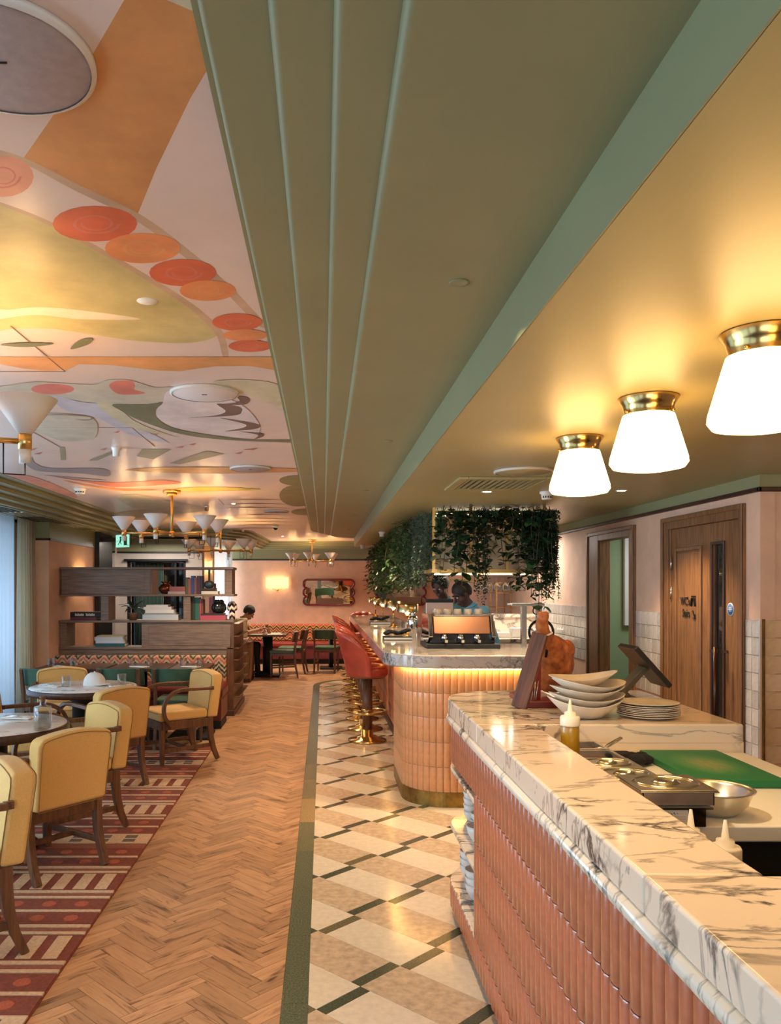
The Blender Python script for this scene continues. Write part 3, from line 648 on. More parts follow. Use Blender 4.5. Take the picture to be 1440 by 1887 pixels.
# opal ceiling lamps over the service counter
OPAL = emis('opal_glass_lit', (255, 200, 128), 6.5)
def ceil_lamp():
    t = thing('ceiling_lamp', '', 'ceiling lamp', group='opal ceiling lamps above the counter')
    g = MB().lathe([(.102, 0), (.104, -.004), (.088, -.03), (.082, -.058), (.086, -.075), (.07, -.075)], n=40).build('brass_gallery', M['brass'], t)
    for k in range(3): MB().ball((.09 * math.cos(k * 2.1 - 1.2), .09 * math.sin(k * 2.1 - 1.2), -.055), .006, 8).build('thumb_screw', M['brass'], g)
    MB().lathe([(.07, -.06), (.088, -.064), (.096, -.09), (.132, -.215), (.134, -.235), (.122, -.252), (.07, -.262), (0, -.265)], n=40).build('opal_shade', OPAL, t)
    return t
l0 = ceil_lamp()
for i, (y, l) in enumerate([(3.68, 'farthest opal ceiling lamp in a brass gallery, smallest of the row'), (2.90, 'middle opal glass ceiling lamp of the row, brass gallery above'), (2.15, 'nearest opal ceiling lamp in the row, cut by the picture edge'), (1.38, 'opal ceiling lamp in a brass gallery over the near counter end'), (.62, 'unseen opal ceiling lamp added nearest the front wall, above the counter')]):  # last lamp added out of view to warm the corner wall
    if i == 0: l0.location = (1.167, y, ZL); l0['label'] = l
    else: dup(l0, (1.167, y, ZL), .4 * i, l)
dup(l0, (3.3, 3.5, ZL), .7, 'unseen opal ceiling lamp added to light the alcove right of the counter')  # extra lamp added out of view to warm the alcove tiles
def disc(name, x, y, z, r, m, label, cat, hole=True, grp=None):
    b = MB().lathe([(0, -.013), (r - .006, -.013), (r, -.009), (r, -.0)], c=(x, y, z), n=48)
    t = tag(b.build(name, m), label, cat, grp)
    MB().lathe([(r - .004, -.015), (r + .005, -.012), (r + .005, -.001), (r - .004, -.001)], c=(x, y, z), n=48, cap=False).build('rim', M['shade'], t)
    if hole: MB().bar((x - .012, y, z - .014), (x + .012, y, z - .014), .003).build('mark', M['dark'], t)
    return t
SPK = mat('speaker_cloth', (172, 154, 150), .7, var=.05, vs_=40, bump=.1, bs=600)
disc('ceiling_speaker', -.56, 1.40, ZM, .157, SPK, 'large round mauve ceiling speaker by the ochre painted band', 'speaker')
disc('ceiling_speaker', -.563, 3.83, ZM, .157, mat('speaker_white', (228, 214, 208), .7), 'round white ceiling speaker beside the brown painted crescents', 'speaker')
disc('ceiling_speaker', -.566, 6.29, ZM, .156, SPK, 'round grey ceiling speaker beyond the grey-green painted quads', 'speaker')
disc('ceiling_speaker', -.575, 9.93, ZM, .15, SPK, 'farthest round grey ceiling speaker above the distant chandelier', 'speaker')
disc('ceiling_speaker', 1.17, 4.73, ZL, .165, M['green_low'], 'round olive painted speaker in the low ceiling beside the vent', 'speaker', False)
# ceiling vent over the bar front
v = thing('ceiling_vent', 'olive square ceiling vent with slats over the bar front', 'vent', (1.14, 5.3, ZL))
b = MB(); ringb = lambda b, x0, x1, y0, y1, z0, z1, w: b.box(x0, x0 + w, y0, y1, z0, z1).box(x1 - w, x1, y0, y1, z0, z1).box(x0 + w, x1 - w, y0, y0 + w, z0, z1).box(x0 + w, x1 - w, y1 - w, y1, z0, z1)
ringb(b, -.30, .30, -.31, .31, -.016, 0, .06); b.build('frame', M['green_low'], v, bevel=.004)
MB().box(-.24, .24, -.25, .25, -.004, -.001).build('backing', M['dark'], v)
for i in range(12): MB().box(-.235 + .04 * i, -.235 + .04 * i + .018, -.25, .25, -.014, -.004).build('slat', M['green_low'], v)
# small ceiling devices
def device(name, x, y, z, r, h, m, label, cat, dark=True):
    t = tag(MB().lathe([(r, 0), (r, -h * .25), (r * .8, -h * .3), (r * .7, -h), (0, -h)], c=(x, y, z), n=20).build(name, m), label, cat)
    if dark:
        b = MB()
        for k in range(5): a = -1.57 + (k - 2) * .45; b.bar((x + r * .76 * math.cos(a), y + r * .76 * math.sin(a), z - h * .6), (x + r * .72 * math.cos(a), y + r * .72 * math.sin(a), z - h * .85), r * .14)
        b.build('slots', M['dark'], t)
    return t
p = at(148, 900, z=ZM); device('smoke_detector', p.x, p.y, ZM, .06, .05, M['plastic_w'], 'white slotted smoke detector by the stepped cornice', 'smoke detector')
p = at(1008, 906, z=ZL); device('smoke_detector', p.x, p.y, ZL, .05, .055, M['plastic_w'], 'white smoke detector on the low ceiling by the opal lamps', 'smoke detector')
p = at(272, 555, z=ZM); device('sprinkler_head', p.x, p.y, ZM, .034, .005, M['plastic_w'], 'flush round sprinkler head in the green painted leaf', 'sprinkler', False)
p = at(214, 824, z=ZM); device('motion_sensor', p.x, p.y, ZM, .03, .06, M['plastic_w'], 'small white motion sensor by the grey-green painted strip', 'sensor', False)
p = at(381, 932, z=ZM); device('motion_sensor', p.x, p.y, ZM, .03, .06, M['steel'], 'small grey sensor behind the chandelier rod', 'sensor', False)
p = at(448, 974, z=ZM); device('motion_sensor', p.x, p.y, ZM, .025, .05, M['plastic_w'], 'tiny white sensor near the far corner of the painted ceiling', 'sensor', False)
p = at(508, 969, z=ZM); t = device('ceiling_camera', p.x, p.y, ZM, .05, .03, M['plastic_w'], 'small ceiling camera with a black dome near the soffit end', 'camera', False)
MB().ball((p.x, p.y, ZM - .03), .035, 14).build('dome', mat('dome_black', (12, 12, 14), .08), t)
for px, py, w in ((704, 980, 'sprinkler head on the low ceiling left of the hanging plants'), (668, 1004, 'sprinkler head at the far end of the low ceiling')):
    p = at(px, py, z=ZL); device('sprinkler_head', p.x, p.y, ZL, .04, .06, M['plastic_w'], 'small white ' + w, 'sprinkler', False)
for px, py, w, pw in ((1146, 904, 'by the opal lamps, near the oak door', 60), (898, 906, 'over the bar front, beyond the vent', 60)):
    p = at(px, py, z=ZL); t = tag(MB().lathe([(.03, -.001), (.042, -.004), (.042, 0)], c=(p.x, p.y, ZL), n=20, cap=False).build('downlight', M['plastic_w']), 'small round recessed downlight ' + w, 'downlight')
    MB().lathe([(0, -.002), (.03, -.002)], c=(p.x, p.y, ZL), n=16).build('lens', emis('downlight_lens', (255, 230, 190), 12), t)
    light('downlight_beam', 'SPOT', (p.x, p.y, ZL - .02), pw, WARM2, .03, spot=110)
for y, od in ((2.2, 'nearest of five'), (4.6, 'second of five'), (7.0, 'middle one'), (9.4, 'fourth of five'), (11.8, 'farthest of five')):  # row of lamps added to brighten the floor
    x = .12
    t = tag(MB().lathe([(.02, -.001), (.028, -.003), (.028, 0)], c=(x + .25, y, ZC), n=20).build('downlight', M['green']), 'small green-rimmed downlight added to the flat olive soffit, ' + od, 'downlight', 'added soffit downlights')
    light('downlight_beam', 'SPOT', (x + .25, y, ZC - .02), 42, WARM2, .03, spot=105)
for x, y, w in ((-.75, 14.9, 'over the far dark table'), (.45, 15.3, 'before the far bench, behind the bar end'), (-1.0, 9.0, 'above the aisle by the bookcase end')):  # extra lamps added to brighten the back of the room
    t = tag(MB().lathe([(.02, -.001), (.03, -.003), (.03, 0)], c=(x, y, ZM - .004), n=20, cap=False).build('downlight', M['plastic_w']), 'tiny white-rimmed downlight added to the painted ceiling ' + w, 'downlight')
    MB().lathe([(0, -.002), (.02, -.002)], c=(x, y, ZM - .004), n=14).build('lens', emis('downlight_lens', (255, 230, 190), 6), t)
    light('downlight_beam', 'SPOT', (x, y, ZM - .03), 85, WARM2, .04, spot=125)
# lit exit sign hanging from the soffit
p = at(226, 997, d=11.0); t = thing('exit_sign', 'lit green and white running-man exit sign hung from the window soffit', 'sign', (p.x, p.y, 0), R_(-38))
MB().box(-.13, .13, -.012, .012, p.z - .085, p.z + .085).build('panel', emis('exit_lit', (150, 220, 196), .7), t)
MB().box(-.005, .005, -.005, .005, p.z + .085, 2.479).build('rod', M['steel'], t)
b = MB(); z = p.z; b.ball((-.02, -.016, z + .045), .016, 8).bar((-.02, -.015, z + .03), (-.035, -.015, z - .015), .026, .004).bar((-.035, -.015, z - .01), (-.005, -.015, z - .045), .014, .004).bar((-.04, -.015, z - .01), (-.07, -.015, z - .05), .014, .004).bar((-.02, -.015, z + .02), (.02, -.015, z + .005), .01, .004).box(.05, .11, -.016, -.0125, z - .06, z + .06).bar((-.1, -.015, z), (-.075, -.015, z), .012, .004)
b.build('pictogram', mat('exit_green', (30, 120, 80), .5), t)
SBULB = emis('sconce_bulb', (255, 206, 140), 170)
# wall sconces
def sconce(x, y, z, rz, label, pw):
    t = thing('wall_sconce', label, 'wall lamp', (x, y, z), rz)
    n = 16; g = MB(); vs_ = []; fs = []
    for i in range(n + 1):
        a = math.pi * i / n; X = -.24 * math.cos(a); Y = .02 + .11 * math.sin(a); u = X / .24
        for j in (0, 1):
            dip = .055 * (1 - u * u); vs_.append((X * (1 if j else .98), Y, (.115 - dip) if j else (-.115 + dip * 1.1 - .02)))
    for i in range(n): fs.append((2 * i, 2 * i + 2, 2 * i + 3, 2 * i + 1))
    g.add(vs_, fs, 0, True); o = g.build('shade', emis('lit_parchment', (255, 222, 160), .85), t); sm = o.modifiers.new('thick', 'SOLIDIFY'); sm.thickness = .003
    MB().lathe([(0, 0), (.03, 0), (.03, .012), (0, .02)], n=16, M=Matrix.Rotation(R_(-90), 3, 'X'), c=(0, 0, -.16)).tube([(-.1, .07, -.09), (-.1, .07, -.14), (0, .03, -.16), (.1, .07, -.14), (.1, .07, -.09)], .005, 6).ball((0, .03, -.165), .02, 10).build('bracket', M['brass'], t)
    for dx in (-.09, .09): MB().ball((dx, .06, -.01), .018, 10).build('bulb', SBULB, t)
    return t
p = at(511, 1073, d=17.19); sconce(p.x, 17.2, p.z, R_(180), 'lit parchment wall sconce with brass bracket on the end wall', 0)
sconce(-3.265, 10.85, 1.72, R_(-90), 'lit wall sconce half hidden behind the top of the bookcase', 0)
sconce(-2.4, 15.7, 1.98, R_(180), 'lit wall sconce on the short wall behind the bookcase vases', 0)
# scalloped mirrors
def mirror(x, z, label, hw=.54, hh=.27, tilt=9):
    t = thing('wall_mirror', label, 'mirror', (x, 17.15, z)); t.rotation_euler = (R_(tilt), 0, 0)
    out = []; r = hh / 3 * 1.0
    prof = [(hw - r, hh)]
    pts = []
    for k in range(3):
        cz = hh - r - 2 * r * k; pts += [(hw - r + r * math.cos(R_(a)), cz + r * math.sin(R_(a))) for a in range(80, -81, -16)]
    right = [(hw - r, hh)] + pts + [(hw - r, -hh)]
    poly = right + [(-a, b) for a, b in reversed(right)]
    MB().yprism([(a * .97, b * .95) for a, b in poly], -.03, -.001).build('glass', M['mirror'], t)
    MB().tube([(a, -.03, b) for a, b in poly], .021, 8, closed=True).build('frame', M['red_lacquer'], t)
    return t
p = at(606, 1091, d=17.15); mirror(p.x, p.z, 'wide mirror with scalloped dark red frame on the end wall beside the sconce')
p = at(738, 1091, d=17.15); mirror(p.x, p.z, 'scalloped red mirror behind the bar lamps, partly covered by plants', tilt=2)
# ---------------------------------------------------------------- bar
def halfround(w, h, dpt, name, m, n=5):
    b = MB(); g = .0012; vs_ = []; ww = w / 2 - g
    prof = [(ww * -math.cos(math.pi * i / n), dpt * math.sin(math.pi * i / n) ** .8) for i in range(n + 1)]
    for z, k in ((g, .9), (g + .003, 1), (h - g - .003, 1), (h - g, .9)):
        vs_ += [(x, y * k, z) for x, y in prof]
    m1 = n + 1; fs = []
    for j in range(3):
        for i in range(n): a = j * m1 + i; fs.append((a + 1, a, a + m1, a + m1 + 1))
    fs += [tuple(range(m1)), tuple(reversed(range(3 * m1, 4 * m1)))]
    b.add(vs_, fs, 0, True); b.s = [n <= i < 2 * n for i in range(len(b.f))]; me = b.mesh(name); me.materials.append(m); return me
def along(path, w):
    out = []; acc = 0; need = w / 2
    for a, b in zip(path, path[1:]):
        a, b = Vector(a), Vector(b); L = (b - a).length; d = (b - a) / L
        while acc + L >= need: q = a + d * (need - acc); out.append((q, d)); need += w
        acc += L
    return out
def put_tile(par, me, q, d, z):
    o = bpy.data.objects.new('tile', me); COL.objects.link(o); o.parent = par
    o.location = (q.x, q.y, z); o.rotation_euler = (0, 0, math.atan2(-d.y, -d.x)); return o
def join_tiles(par, me, items, name):
    b = MB(); v0 = [v.co.copy() for v in me.vertices]; f0 = [tuple(p.vertices) for p in me.polygons]
    for q, d, z in items:
        mt = Matrix.Translation((q.x, q.y, z)) @ Matrix.Rotation(math.atan2(-d.y, -d.x), 4, 'Z'); b.add([mt @ v for v in v0], f0, 0, True)
    return b.build(name, me.materials[0], par, kind='stuff')
BZ = 1.105
bar = thing('bar_counter', 'long marble-topped bar with rounded end, peach fluted tiles and brass plinth', 'bar', (0, 0, 0))
bp_ = [(.60, 6.82)] + arc(.92, 6.16, .32, 180, 270, 14) + [(1.67, 5.84)]
core = [(.612, 6.82)] + [(x, y) for x, y in arc(.92, 6.16, .308, 180, 270, 14)] + [(1.67, 5.852), (1.67, 6.82)]
MB().prism(core, .1, BZ - .10).build('body', M['grout'], bar)
MB().box(.765, 1.1, 6.82, 13.6, .08, BZ - .1).build('long_body', M['grout'], bar)
MB().prism([(.596, 6.82)] + arc(.92, 6.16, .326, 180, 270, 14) + [(1.68, 5.832), (1.68, 6.82)], 0, .11).build('plinth', M['brass_dull'], bar)
MB().box(.75, 1.1, 6.82, 13.6, 0, .085).build('long_plinth', M['rail'], bar)
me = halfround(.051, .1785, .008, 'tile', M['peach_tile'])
for q, d in along(bp_, .0505):
    for r in range(5): put_tile(bar, me, q, d, .11 + .1785 * r)
dk = halfround(.051, .1785, .014, 'tile_shaded', M['terracotta'])  # peach tile of the shaded side, with the shade put into its colour
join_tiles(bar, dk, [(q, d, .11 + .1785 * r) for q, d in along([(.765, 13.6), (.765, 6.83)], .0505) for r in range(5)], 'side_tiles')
tp = [(.454, 13.75)] + [(.454, 6.2)] + arc(.854, 6.18, .4, 180, 270, 14) + [(1.70, 5.78), (1.70, 6.2), (1.90, 6.68), (1.90, 6.95), (1.16, 6.95), (1.16, 13.75)]
o = MB().prism(tp, BZ - .098, BZ).build('countertop', M['marble_grey'], bar, bevel=.012, seg=3)
LED = emis('led_strip', (255, 196, 104), 26)
lp = [(.575, 6.8)] + arc(.92, 6.16, .345, 180, 270, 14) + [(1.65, 5.815)]
b = MB()
for a, c in zip(lp, lp[1:]): b.bar((a[0], a[1], BZ - .102), (c[0], c[1], BZ - .102), .012, .006)
b.build('led_strip', LED, bar)
MB().box(.735, .75, 6.9, 13.5, BZ - .106, BZ - .1).build('led_strip', emis('led_dim', (255, 196, 104), 6), bar)
# ---------------------------------------------------------------- service counter
KZ = 1.055
sc = thing('service_counter', 'near marble service counter clad in terracotta fluted tiles with end shelves', 'counter', (0, 0, 0))
KX = .632
kp = [(1.62, 4.2)] + arc(.932, 3.9, .30, 90, 180, 14) + [(KX, .35)]
# tops
def top(poly, name='countertop'): return MB().prism(poly, KZ - .078, KZ).build(name, M['marble'], sc, bevel=.009, seg=3)
ed = .604
top([(ed, 3.187)] + [(ed, 3.87)][:0] + [(ed, 3.2), ] [:0] + [(.836, 3.187), (1.66, 3.187), (1.66, 4.232)] + [(x, y) for x, y in arc(.944, 3.892, .34, 90, 180, 14)])
top([(ed, 1.527), (.836, 1.527), (.836, 3.186), (ed, 3.186)]); top([(ed, .3), (1.95, .3), (1.95, 1.526), (ed, 1.526)])
MB().box(.838, 1.66, 3.19, 3.24, .90, KZ - .07).build('upstand', M['marble'], sc)
MB().box(.79, .835, 1.53, 3.18, .93, KZ - .076).build('upstand', M['marble'], sc)
MB().box(.84, 1.95, 1.48, 1.525, .93, KZ - .076).build('upstand', M['marble'], sc)
bead = [(1.66, 4.222)] + arc(.944, 3.892, .330, 90, 180, 14) + [(.614, .3)]
MB().tube([(x, y, KZ - .098) for x, y in bead], .021, 10).build('edge_moulding', M['marble'], sc)
# body, plinth, niche
MB().box(KX + .012, .80, .35, 3.30, .05, KZ - .07).box(.80, 1.9, .35, 1.46, .05, KZ - .07).box(.86, 1.6, 3.3, 4.17, .05, KZ - .08).box(.8, .86, 3.19, 3.3, .05, KZ - .08).build('body', M['grout'], sc)
ra = [(1.62, 4.188)] + arc(.932, 3.9, .288, 90, 180, 14) + [(KX + .012, 3.3), (.87, 3.3), (.87, 4.0), (1.62, 4.0)]
MB().prism(ra[::-1], .745, KZ - .08).build('niche_head', M['grout'], sc); MB().prism(ra[::-1], .05, .165).build('niche_base', M['grout'], sc)
MB().prism(([(1.62, 4.17)] + arc(.932, 3.9, .27, 90, 180, 14) + [(KX + .03, .35), (.8, .35), (.8, 3.3), (.87, 3.3), (.87, 4.0), (1.62, 4.0)])[::-1], 0, .05).build('plinth', M['rail'], sc)
sh = [(1.0, 4.215)] + arc(.932, 3.9, .315, 90, 180, 14) + [(KX - .015, 3.31), (.86, 3.31), (.86, 3.9), (1.0, 4.0)]
for z in (.724, .447, .172): MB().prism(sh[::-1], z - .022, z).build('shelf', M['marble'], sc, bevel=.008, seg=3)
MB().box(KX - .012, KX + .06, 3.288, 3.312, .15, .745).build('shelf_end', M['white'], sc, bevel=.003)
tile = halfround(.056, .1935, .017, 'tile', M['terracotta']); tshort = halfround(.056, .12, .017, 'tile_short', M['terracotta'])
far = []; fars = []
rows = [KZ - .11 - .1935 * (i + 1) for i in range(4)]
for q, d in along(kp, .056):
    niche = q.y > 3.3; visible = q.x < .95 or q.y < 3.3
    for r, z in enumerate(rows):
        if niche and r > 0: continue
        if not visible or q.y < 1.15: far.append((q, d, z))
        else: put_tile(sc, tile, q, d, z)
    if not visible or q.y < 1.15: fars.append((q, d, .05))
    else: put_tile(sc, tshort, q, d, .05)
join_tiles(sc, tile, far, 'hidden_tiles'); join_tiles(sc, tshort, fars, 'hidden_short_tiles')
# kitchen side: white worktop, fridge below, ledge for bottles
wt = MB().box(.842, 1.66, 2.207, 3.186, .90, .945); wt.build('worktop', M['white_top'], sc, bevel=.006)
MB().box(.86, 1.64, 2.25, 3.18, .05, .90).build('fridge', M['dark'], sc); MB().box(.84, 1.9, 1.53, 2.2, .80, .815).build('ledge', mat('ledge_steel', (70, 68, 66), .3, 1), sc)
MB().box(.84, 1.9, 1.53, 2.2, .05, .06).build('kick_tray', M['dark'], sc)
# ---------------------------------------------------------------- rug
rug_m = [mat('rug_maroon', (132, 66, 46), .95, var=.15, vs_=60, bump=.5, bs=300), mat('rug_brown', (150, 88, 64), .95, var=.15, vs_=60, bump=.5, bs=300),
         mat('rug_cream', (214, 178, 142), .95, var=.1, vs_=60, bump=.5, bs=300), mat('rug_orange', (176, 88, 58), .95, var=.12, vs_=60, bump=.4, bs=300), mat('rug_slate', (110, 98, 88), .95, var=.1, vs_=60)]
rb = MB(); RX0, RX1 = -3.3, -1.087
rb.box(RX0, RX1, 1.9, 8.02, .0, .007, 0)
def strip(y0, y1, mi, h): rb.box(RX0, RX1 - .004, y0 + .002, y1 - .002, .004, h, mi)
def dots(y0, y1):
    strip(y0, y1, 0, .013); yc = (y0 + y1) / 2; x = RX1 - .12
    while x > RX0 + .1: rb.lathe([(.036, .012), (.034, .0145), (0, .0145)], c=(x, yc, 0), n=12, mi=3, smooth=False); x -= .163
def triple(y): strip(y, y + .03, 2, .0145); strip(y + .032, y + .072, 1, .012); strip(y + .074, y + .108, 2, .0145)
def bars(y0, y1):
    strip(y0, y1, 0, .012); x = RX1 - .051
    while x > RX0 + .1: rb.box(x - .065, x, y0 + .015, y1 - .015, .005, .0145, 2); x -= .113
def squares(y0, y1):
    strip(y0, y1, 2, .0145); x = RX1 - .09
    while x > RX0 + .1:
        for yy in (y0 + .03, y0 + .105): rb.box(x - .075, x, yy, yy + .055, .006, .015, 4)
        x -= .165
y = 2.78 - 2.19
while y < 8.0:
    S0 = y + .02
    seqs = [(squares, S0, S0 + .19), (dots, S0 + .19, S0 + .335), (lambda a, b: strip(a, b, 2, .0145), S0 + .335, S0 + .365), (dots, S0 + .365, S0 + .515), (lambda a, b: triple(a), S0 + .52, 0), (bars, S0 + .632, S0 + .885), (lambda a, b: triple(a), S0 + .887, 0),
            (dots, S0 + .997, S0 + 1.14), (lambda a, b: strip(a, b, 2, .0145), S0 + 1.14, S0 + 1.17), (dots, S0 + 1.17, S0 + 1.31), (lambda a, b: triple(a), S0 + 1.312, 0), (bars, S0 + 1.422, S0 + 1.675), (lambda a, b: triple(a), S0 + 1.677, 0), (dots, S0 + 1.787, S0 + 1.93), (lambda a, b: strip(a, b, 2, .0145), S0 + 1.93, S0 + 1.96), (dots, S0 + 1.96, S0 + 2.10), (lambda a, b: strip(a, b, 1, .012), S0 + 2.10, S0 + 2.19)]
    for f, a, b in seqs:
        if a > 1.9 and max(a + .12, b) < 8.02: f(a, b)
    y += 2.19
rug = rb.build('rug', rug_m); rug.location.z = -.001
tag(rug, 'large maroon and cream carved rug with stripes, bars and dots under the armchairs', 'rug')
# ---------------------------------------------------------------- armchairs
def rbox(x0, x1, y0, y1, z0, z1): return MB().box(x0, x1, y0, y1, z0, z1)
def armchair():
    t = thing('armchair', '', 'armchair'); Wd = M['walnut']
    f = MB().box(-.24, .24, .235, .265, .31, .385).box(-.24, .24, -.245, -.215, .31, .385).box(-.26, -.232, -.22, .245, .31, .385).box(.232, .26, -.22, .245, .31, .385)
    f.build('frame', Wd, t, bevel=.004)
    for s in (-1, 1):
        b = MB(); b.bar((s * .238, .243, .315), (s * .238, .243, 0), .048, .048, w2=.032); b.build('leg', Wd, t, bevel=.003)
        b = MB(); b.ribbon([(-.225, .388), (-.226, .30), (-.236, .20), (-.262, .10), (-.305, 0)], [.052, .052, .048, .042, .036], s * .243 - .021, s * .243 + .021); b.build('leg', Wd, t, bevel=.003)
        b = MB(); b.bar((s * .240, .24, .125), (s * .240, -.25, .135), .02, .034); b.build('stretcher', Wd, t, bevel=.002)
        path = spline([(-.225, .655), (-.1, .66), (.04, .662), (.14, .645), (.215, .59), (.245, .51), (.235, .43), (.20, .375), (.165, .325)], 4, False)
        b = MB(); b.ribbon([(p[0], p[1]) for p in path], .03, s * .285 - .022, s * .285 + .022); b.build('arm', Wd, t, bevel=.007, seg=2)
        MB().box(min(s * .255, s * .285), max(s * .255, s * .285), -.25, -.21, .64, .672).box(min(s * .255, s * .275), max(s * .255, s * .275), .15, .19, .33, .37).build('arm_joint', Wd, t)
    MB().bar((-.24, -.0, .128), (.24, -.0, .128), .02, .03).build('stretcher', Wd, t, bevel=.002)
    MB().box(-.252, .252, -.20, .272, .386, .472).build('seat', M['fabric'], t, bevel=.024, seg=3)
    b = MB()
    # back: arched top, leaning slightly
    arch = [(-.25, .385), (.25, .385), (.262, .74), (.25, .772)] + [(.22 - .44 * i / 10, .782 + .022 * math.sin(math.pi * i / 10)) for i in range(11)] + [(-.25, .772), (-.262, .74)]
    lean = lambda u, v, w: (u, w - (v - .385) * .13, v)
    b.ext(arch, -.305, -.20, lean); b.build('backrest', M['fabric'], t, bevel=.022, seg=3)
    b = MB()
    for w in (-.307, -.199):
        b.tube([lean(u * .945, .405 + (v - .405) * .965, w) for u, v in arch[1:]] + [lean(arch[0][0] * .945, .405 + (arch[0][1] - .405) * .965, w)], .0028, 5, closed=True)
    b.tube([(-.24, .285, .46), (.24, .285, .46)], .0028, 5).build('piping', M['piping'], t)
    return t
a0 = armchair(); a0.scale = (.9, 1, 1)
ac = [(-1.616, 4.616, -.797, .604, 'mustard armchair seen from behind at the near round table, second from the front'),
      (-1.667, 3.49, -.8, -.6, 'mustard armchair nearest the viewer, cut by the picture edge'),
      (-1.674, 5.29, -.72, -.69, 'mustard armchair at the near round table with its pale inner back showing'),
      (-1.786, 6.51, -.73, .68, 'mustard armchair seen from behind at the round table holding the white cap'),
      (-1.35, 7.45, -.81, -.58, 'cream lit armchair turned sideways beside the red bench end'),
      (-2.45, 7.58, .3, -.95, 'mustard armchair facing the viewer behind the table with the white cap'),
      (-2.16, 6.06, .93, .36, 'mustard armchair between the two round tables, facing right, mostly its arms showing'),
      (-2.62, 4.28, .75, .66, 'mustard armchair by the window carrying the seated guest')]
for i, (x, y, fx, fy, l) in enumerate(ac):
    if i == 0: a0.location = (x, y, .0136); a0.rotation_euler.z = facing(fx, fy); a0['label'] = l; a0['group'] = 'mustard armchairs round the marble tables'
    else: dup(a0, (x, y, .0136), facing(fx, fy), l)
# ---------------------------------------------------------------- round marble tables
def round_table():
    t = thing('round_table', '', 'table')
    MB().lathe([(0, .722), (.43, .722), (.436, .73), (.436, .745), (.43, .75), (0, .75)], n=56).build('tabletop', M['marble_table'], t)
    MB().lathe([(.38, .690), (.442, .692), (.452, .705), (.452, .735), (.444, .744), (.4365, .744), (.4365, .7215), (.38, .7215)], n=56, cap=False).build('rim', M['walnut_dark'], t)
    MB().lathe([(.10, .0), (.09, .62), (.2, .69)], n=28).build('pedestal', M['dark'], t)
    MB().lathe([(0, 0), (.27, 0), (.27, .012), (.25, .02), (.1, .03), (0, .03)], n=36).build('base', M['dark'], t)
    return t
t1 = round_table(); t1.location = (-2.01, 4.9, .0145); t1['label'] = 'near round marble table with a wood rim and a water bottle on it'; t1['group'] = 'round marble tables'
dup(t1, (-2.008, 6.77, .0145), 0, 'round marble table carrying a white baseball cap')
TZ = .7645
# ---------------------------------------------------------------- green dining chairs
def dining(green=True):
    t = thing('dining_chair', '', 'chair'); Wd = M['walnut']
    for s in (-1, 1):
        b = MB(); b.bar((s * .19, .20, .44), (s * .19, .20, 0), .036, .036, w2=.026); b.build('leg', Wd, t, bevel=.003)
        b = MB(); b.ribbon([(-.27, 0), (-.225, .22), (-.215, .42), (-.225, .55), (-.285, .795)], [.03, .036, .042, .036, .024], s * .19 - .016, s * .19 + .016); b.build('leg', Wd, t, bevel=.003)
        b = MB(); b.bar((s * .19, .2, .18), (s * .19, -.22, .2), .018, .028); b.build('stretcher', Wd, t)
    MB().box(-.2, .2, .18, .215, .38, .43).box(-.2, .2, -.235, -.2, .38, .43).box(-.205, -.175, -.2, .18, .38, .43).box(.175, .205, -.2, .18, .38, .43).build('frame', Wd, t, bevel=.003)
    MB().box(-.215, .215, -.2, .235, .425, .485).build('seat', M['leather_green'], t, bevel=.02, seg=3)
    n = 12; vs_ = []; fs = []
    for i in range(n + 1):
        u = -1 + 2 * i / n; x = .235 * u; y = -.275 + .075 * u * u
        for z, th in ((.625, 0), (.625, .022), (.80, .022), (.80, 0)): vs_.append((x, y + th - (z - .7) * .2, z))
    for i in range(n):
        for j in range(4): a, b = i * 4 + j, i * 4 + (j + 1) % 4; fs.append((a, b, b + 4, a + 4))
    fs += [(3, 2, 1, 0), tuple(n * 4 + j for j in range(4))]
    m = MB(); m.add(vs_, fs); m.build('backrest', M['leather_green'] if green else M['walnut'], t, bevel=.008, seg=2)
    return t
d0 = dining()
dn = [(-2.74, 8.12, 0, 1, 'green leather dining chair by the window curtain, seen from behind'), (-1.99, 8.12, 0, 1, 'green leather dining chair behind the round table, middle of the bench row'), (-1.45, 8.12, 0, 1, 'green leather dining chair behind the cream armchair, at the bench end table')]
for i, (x, y, fx, fy, l) in enumerate(dn):
    if i == 0: d0.location = (x, y, 0); d0['label'] = l; d0['group'] = 'green dining chairs facing the bench'
    else: dup(d0, (x, y, 0), 0, l)
d1 = dining(False); d1.location = (-.72, 14.25, 0); d1.rotation_euler.z = facing(-1, -.05); tag(d1, 'walnut dining chair with green seat side on at the far dark table', 'chair', 'far dining chairs')
dup(d1, (-.58, 14.95, 0), facing(-1, .1), 'walnut dining chair partly hidden behind the nearer far chair')
dup(d0, (.06, 15.05, 0), facing(.15, 1), 'green backed dining chair in shade by the far bench, beside the bar stools', 'far dining chairs')
def square_table(x, y, w, d, label, zt=.75, base=True):
    t = thing('dining_table', label, 'table', (x, y, 0), group='dark wood dining tables')
    MB().box(-w / 2, w / 2, -d / 2, d / 2, zt - .032, zt).build('tabletop', M['walnut_dark'], t, bevel=.006)
    MB().cyl((0, 0, 0), .045 if base else .09, .03, zt - .032, 16).build('pedestal', M['dark'], t)
    MB().box(-.22, .22, -.22, .22, 0, .03).build('base', M['dark'], t, bevel=.01)
    return t
square_table(-2.63, 8.62, .72, .62, 'dark wood bench table nearest the window curtain'); square_table(-1.92, 8.62, .62, .62, 'dark wood bench table behind the middle green chair'); square_table(-1.40, 8.62, .40, .62, 'narrow dark wood bench table by the bench end')
ft = square_table(-.99, 14.4, .68, .72, 'dark far table where the person in khaki sits', .75, False)
square_table(.15, 15.7, .62, .6, 'dark table in shadow in front of the far bench by the bar')
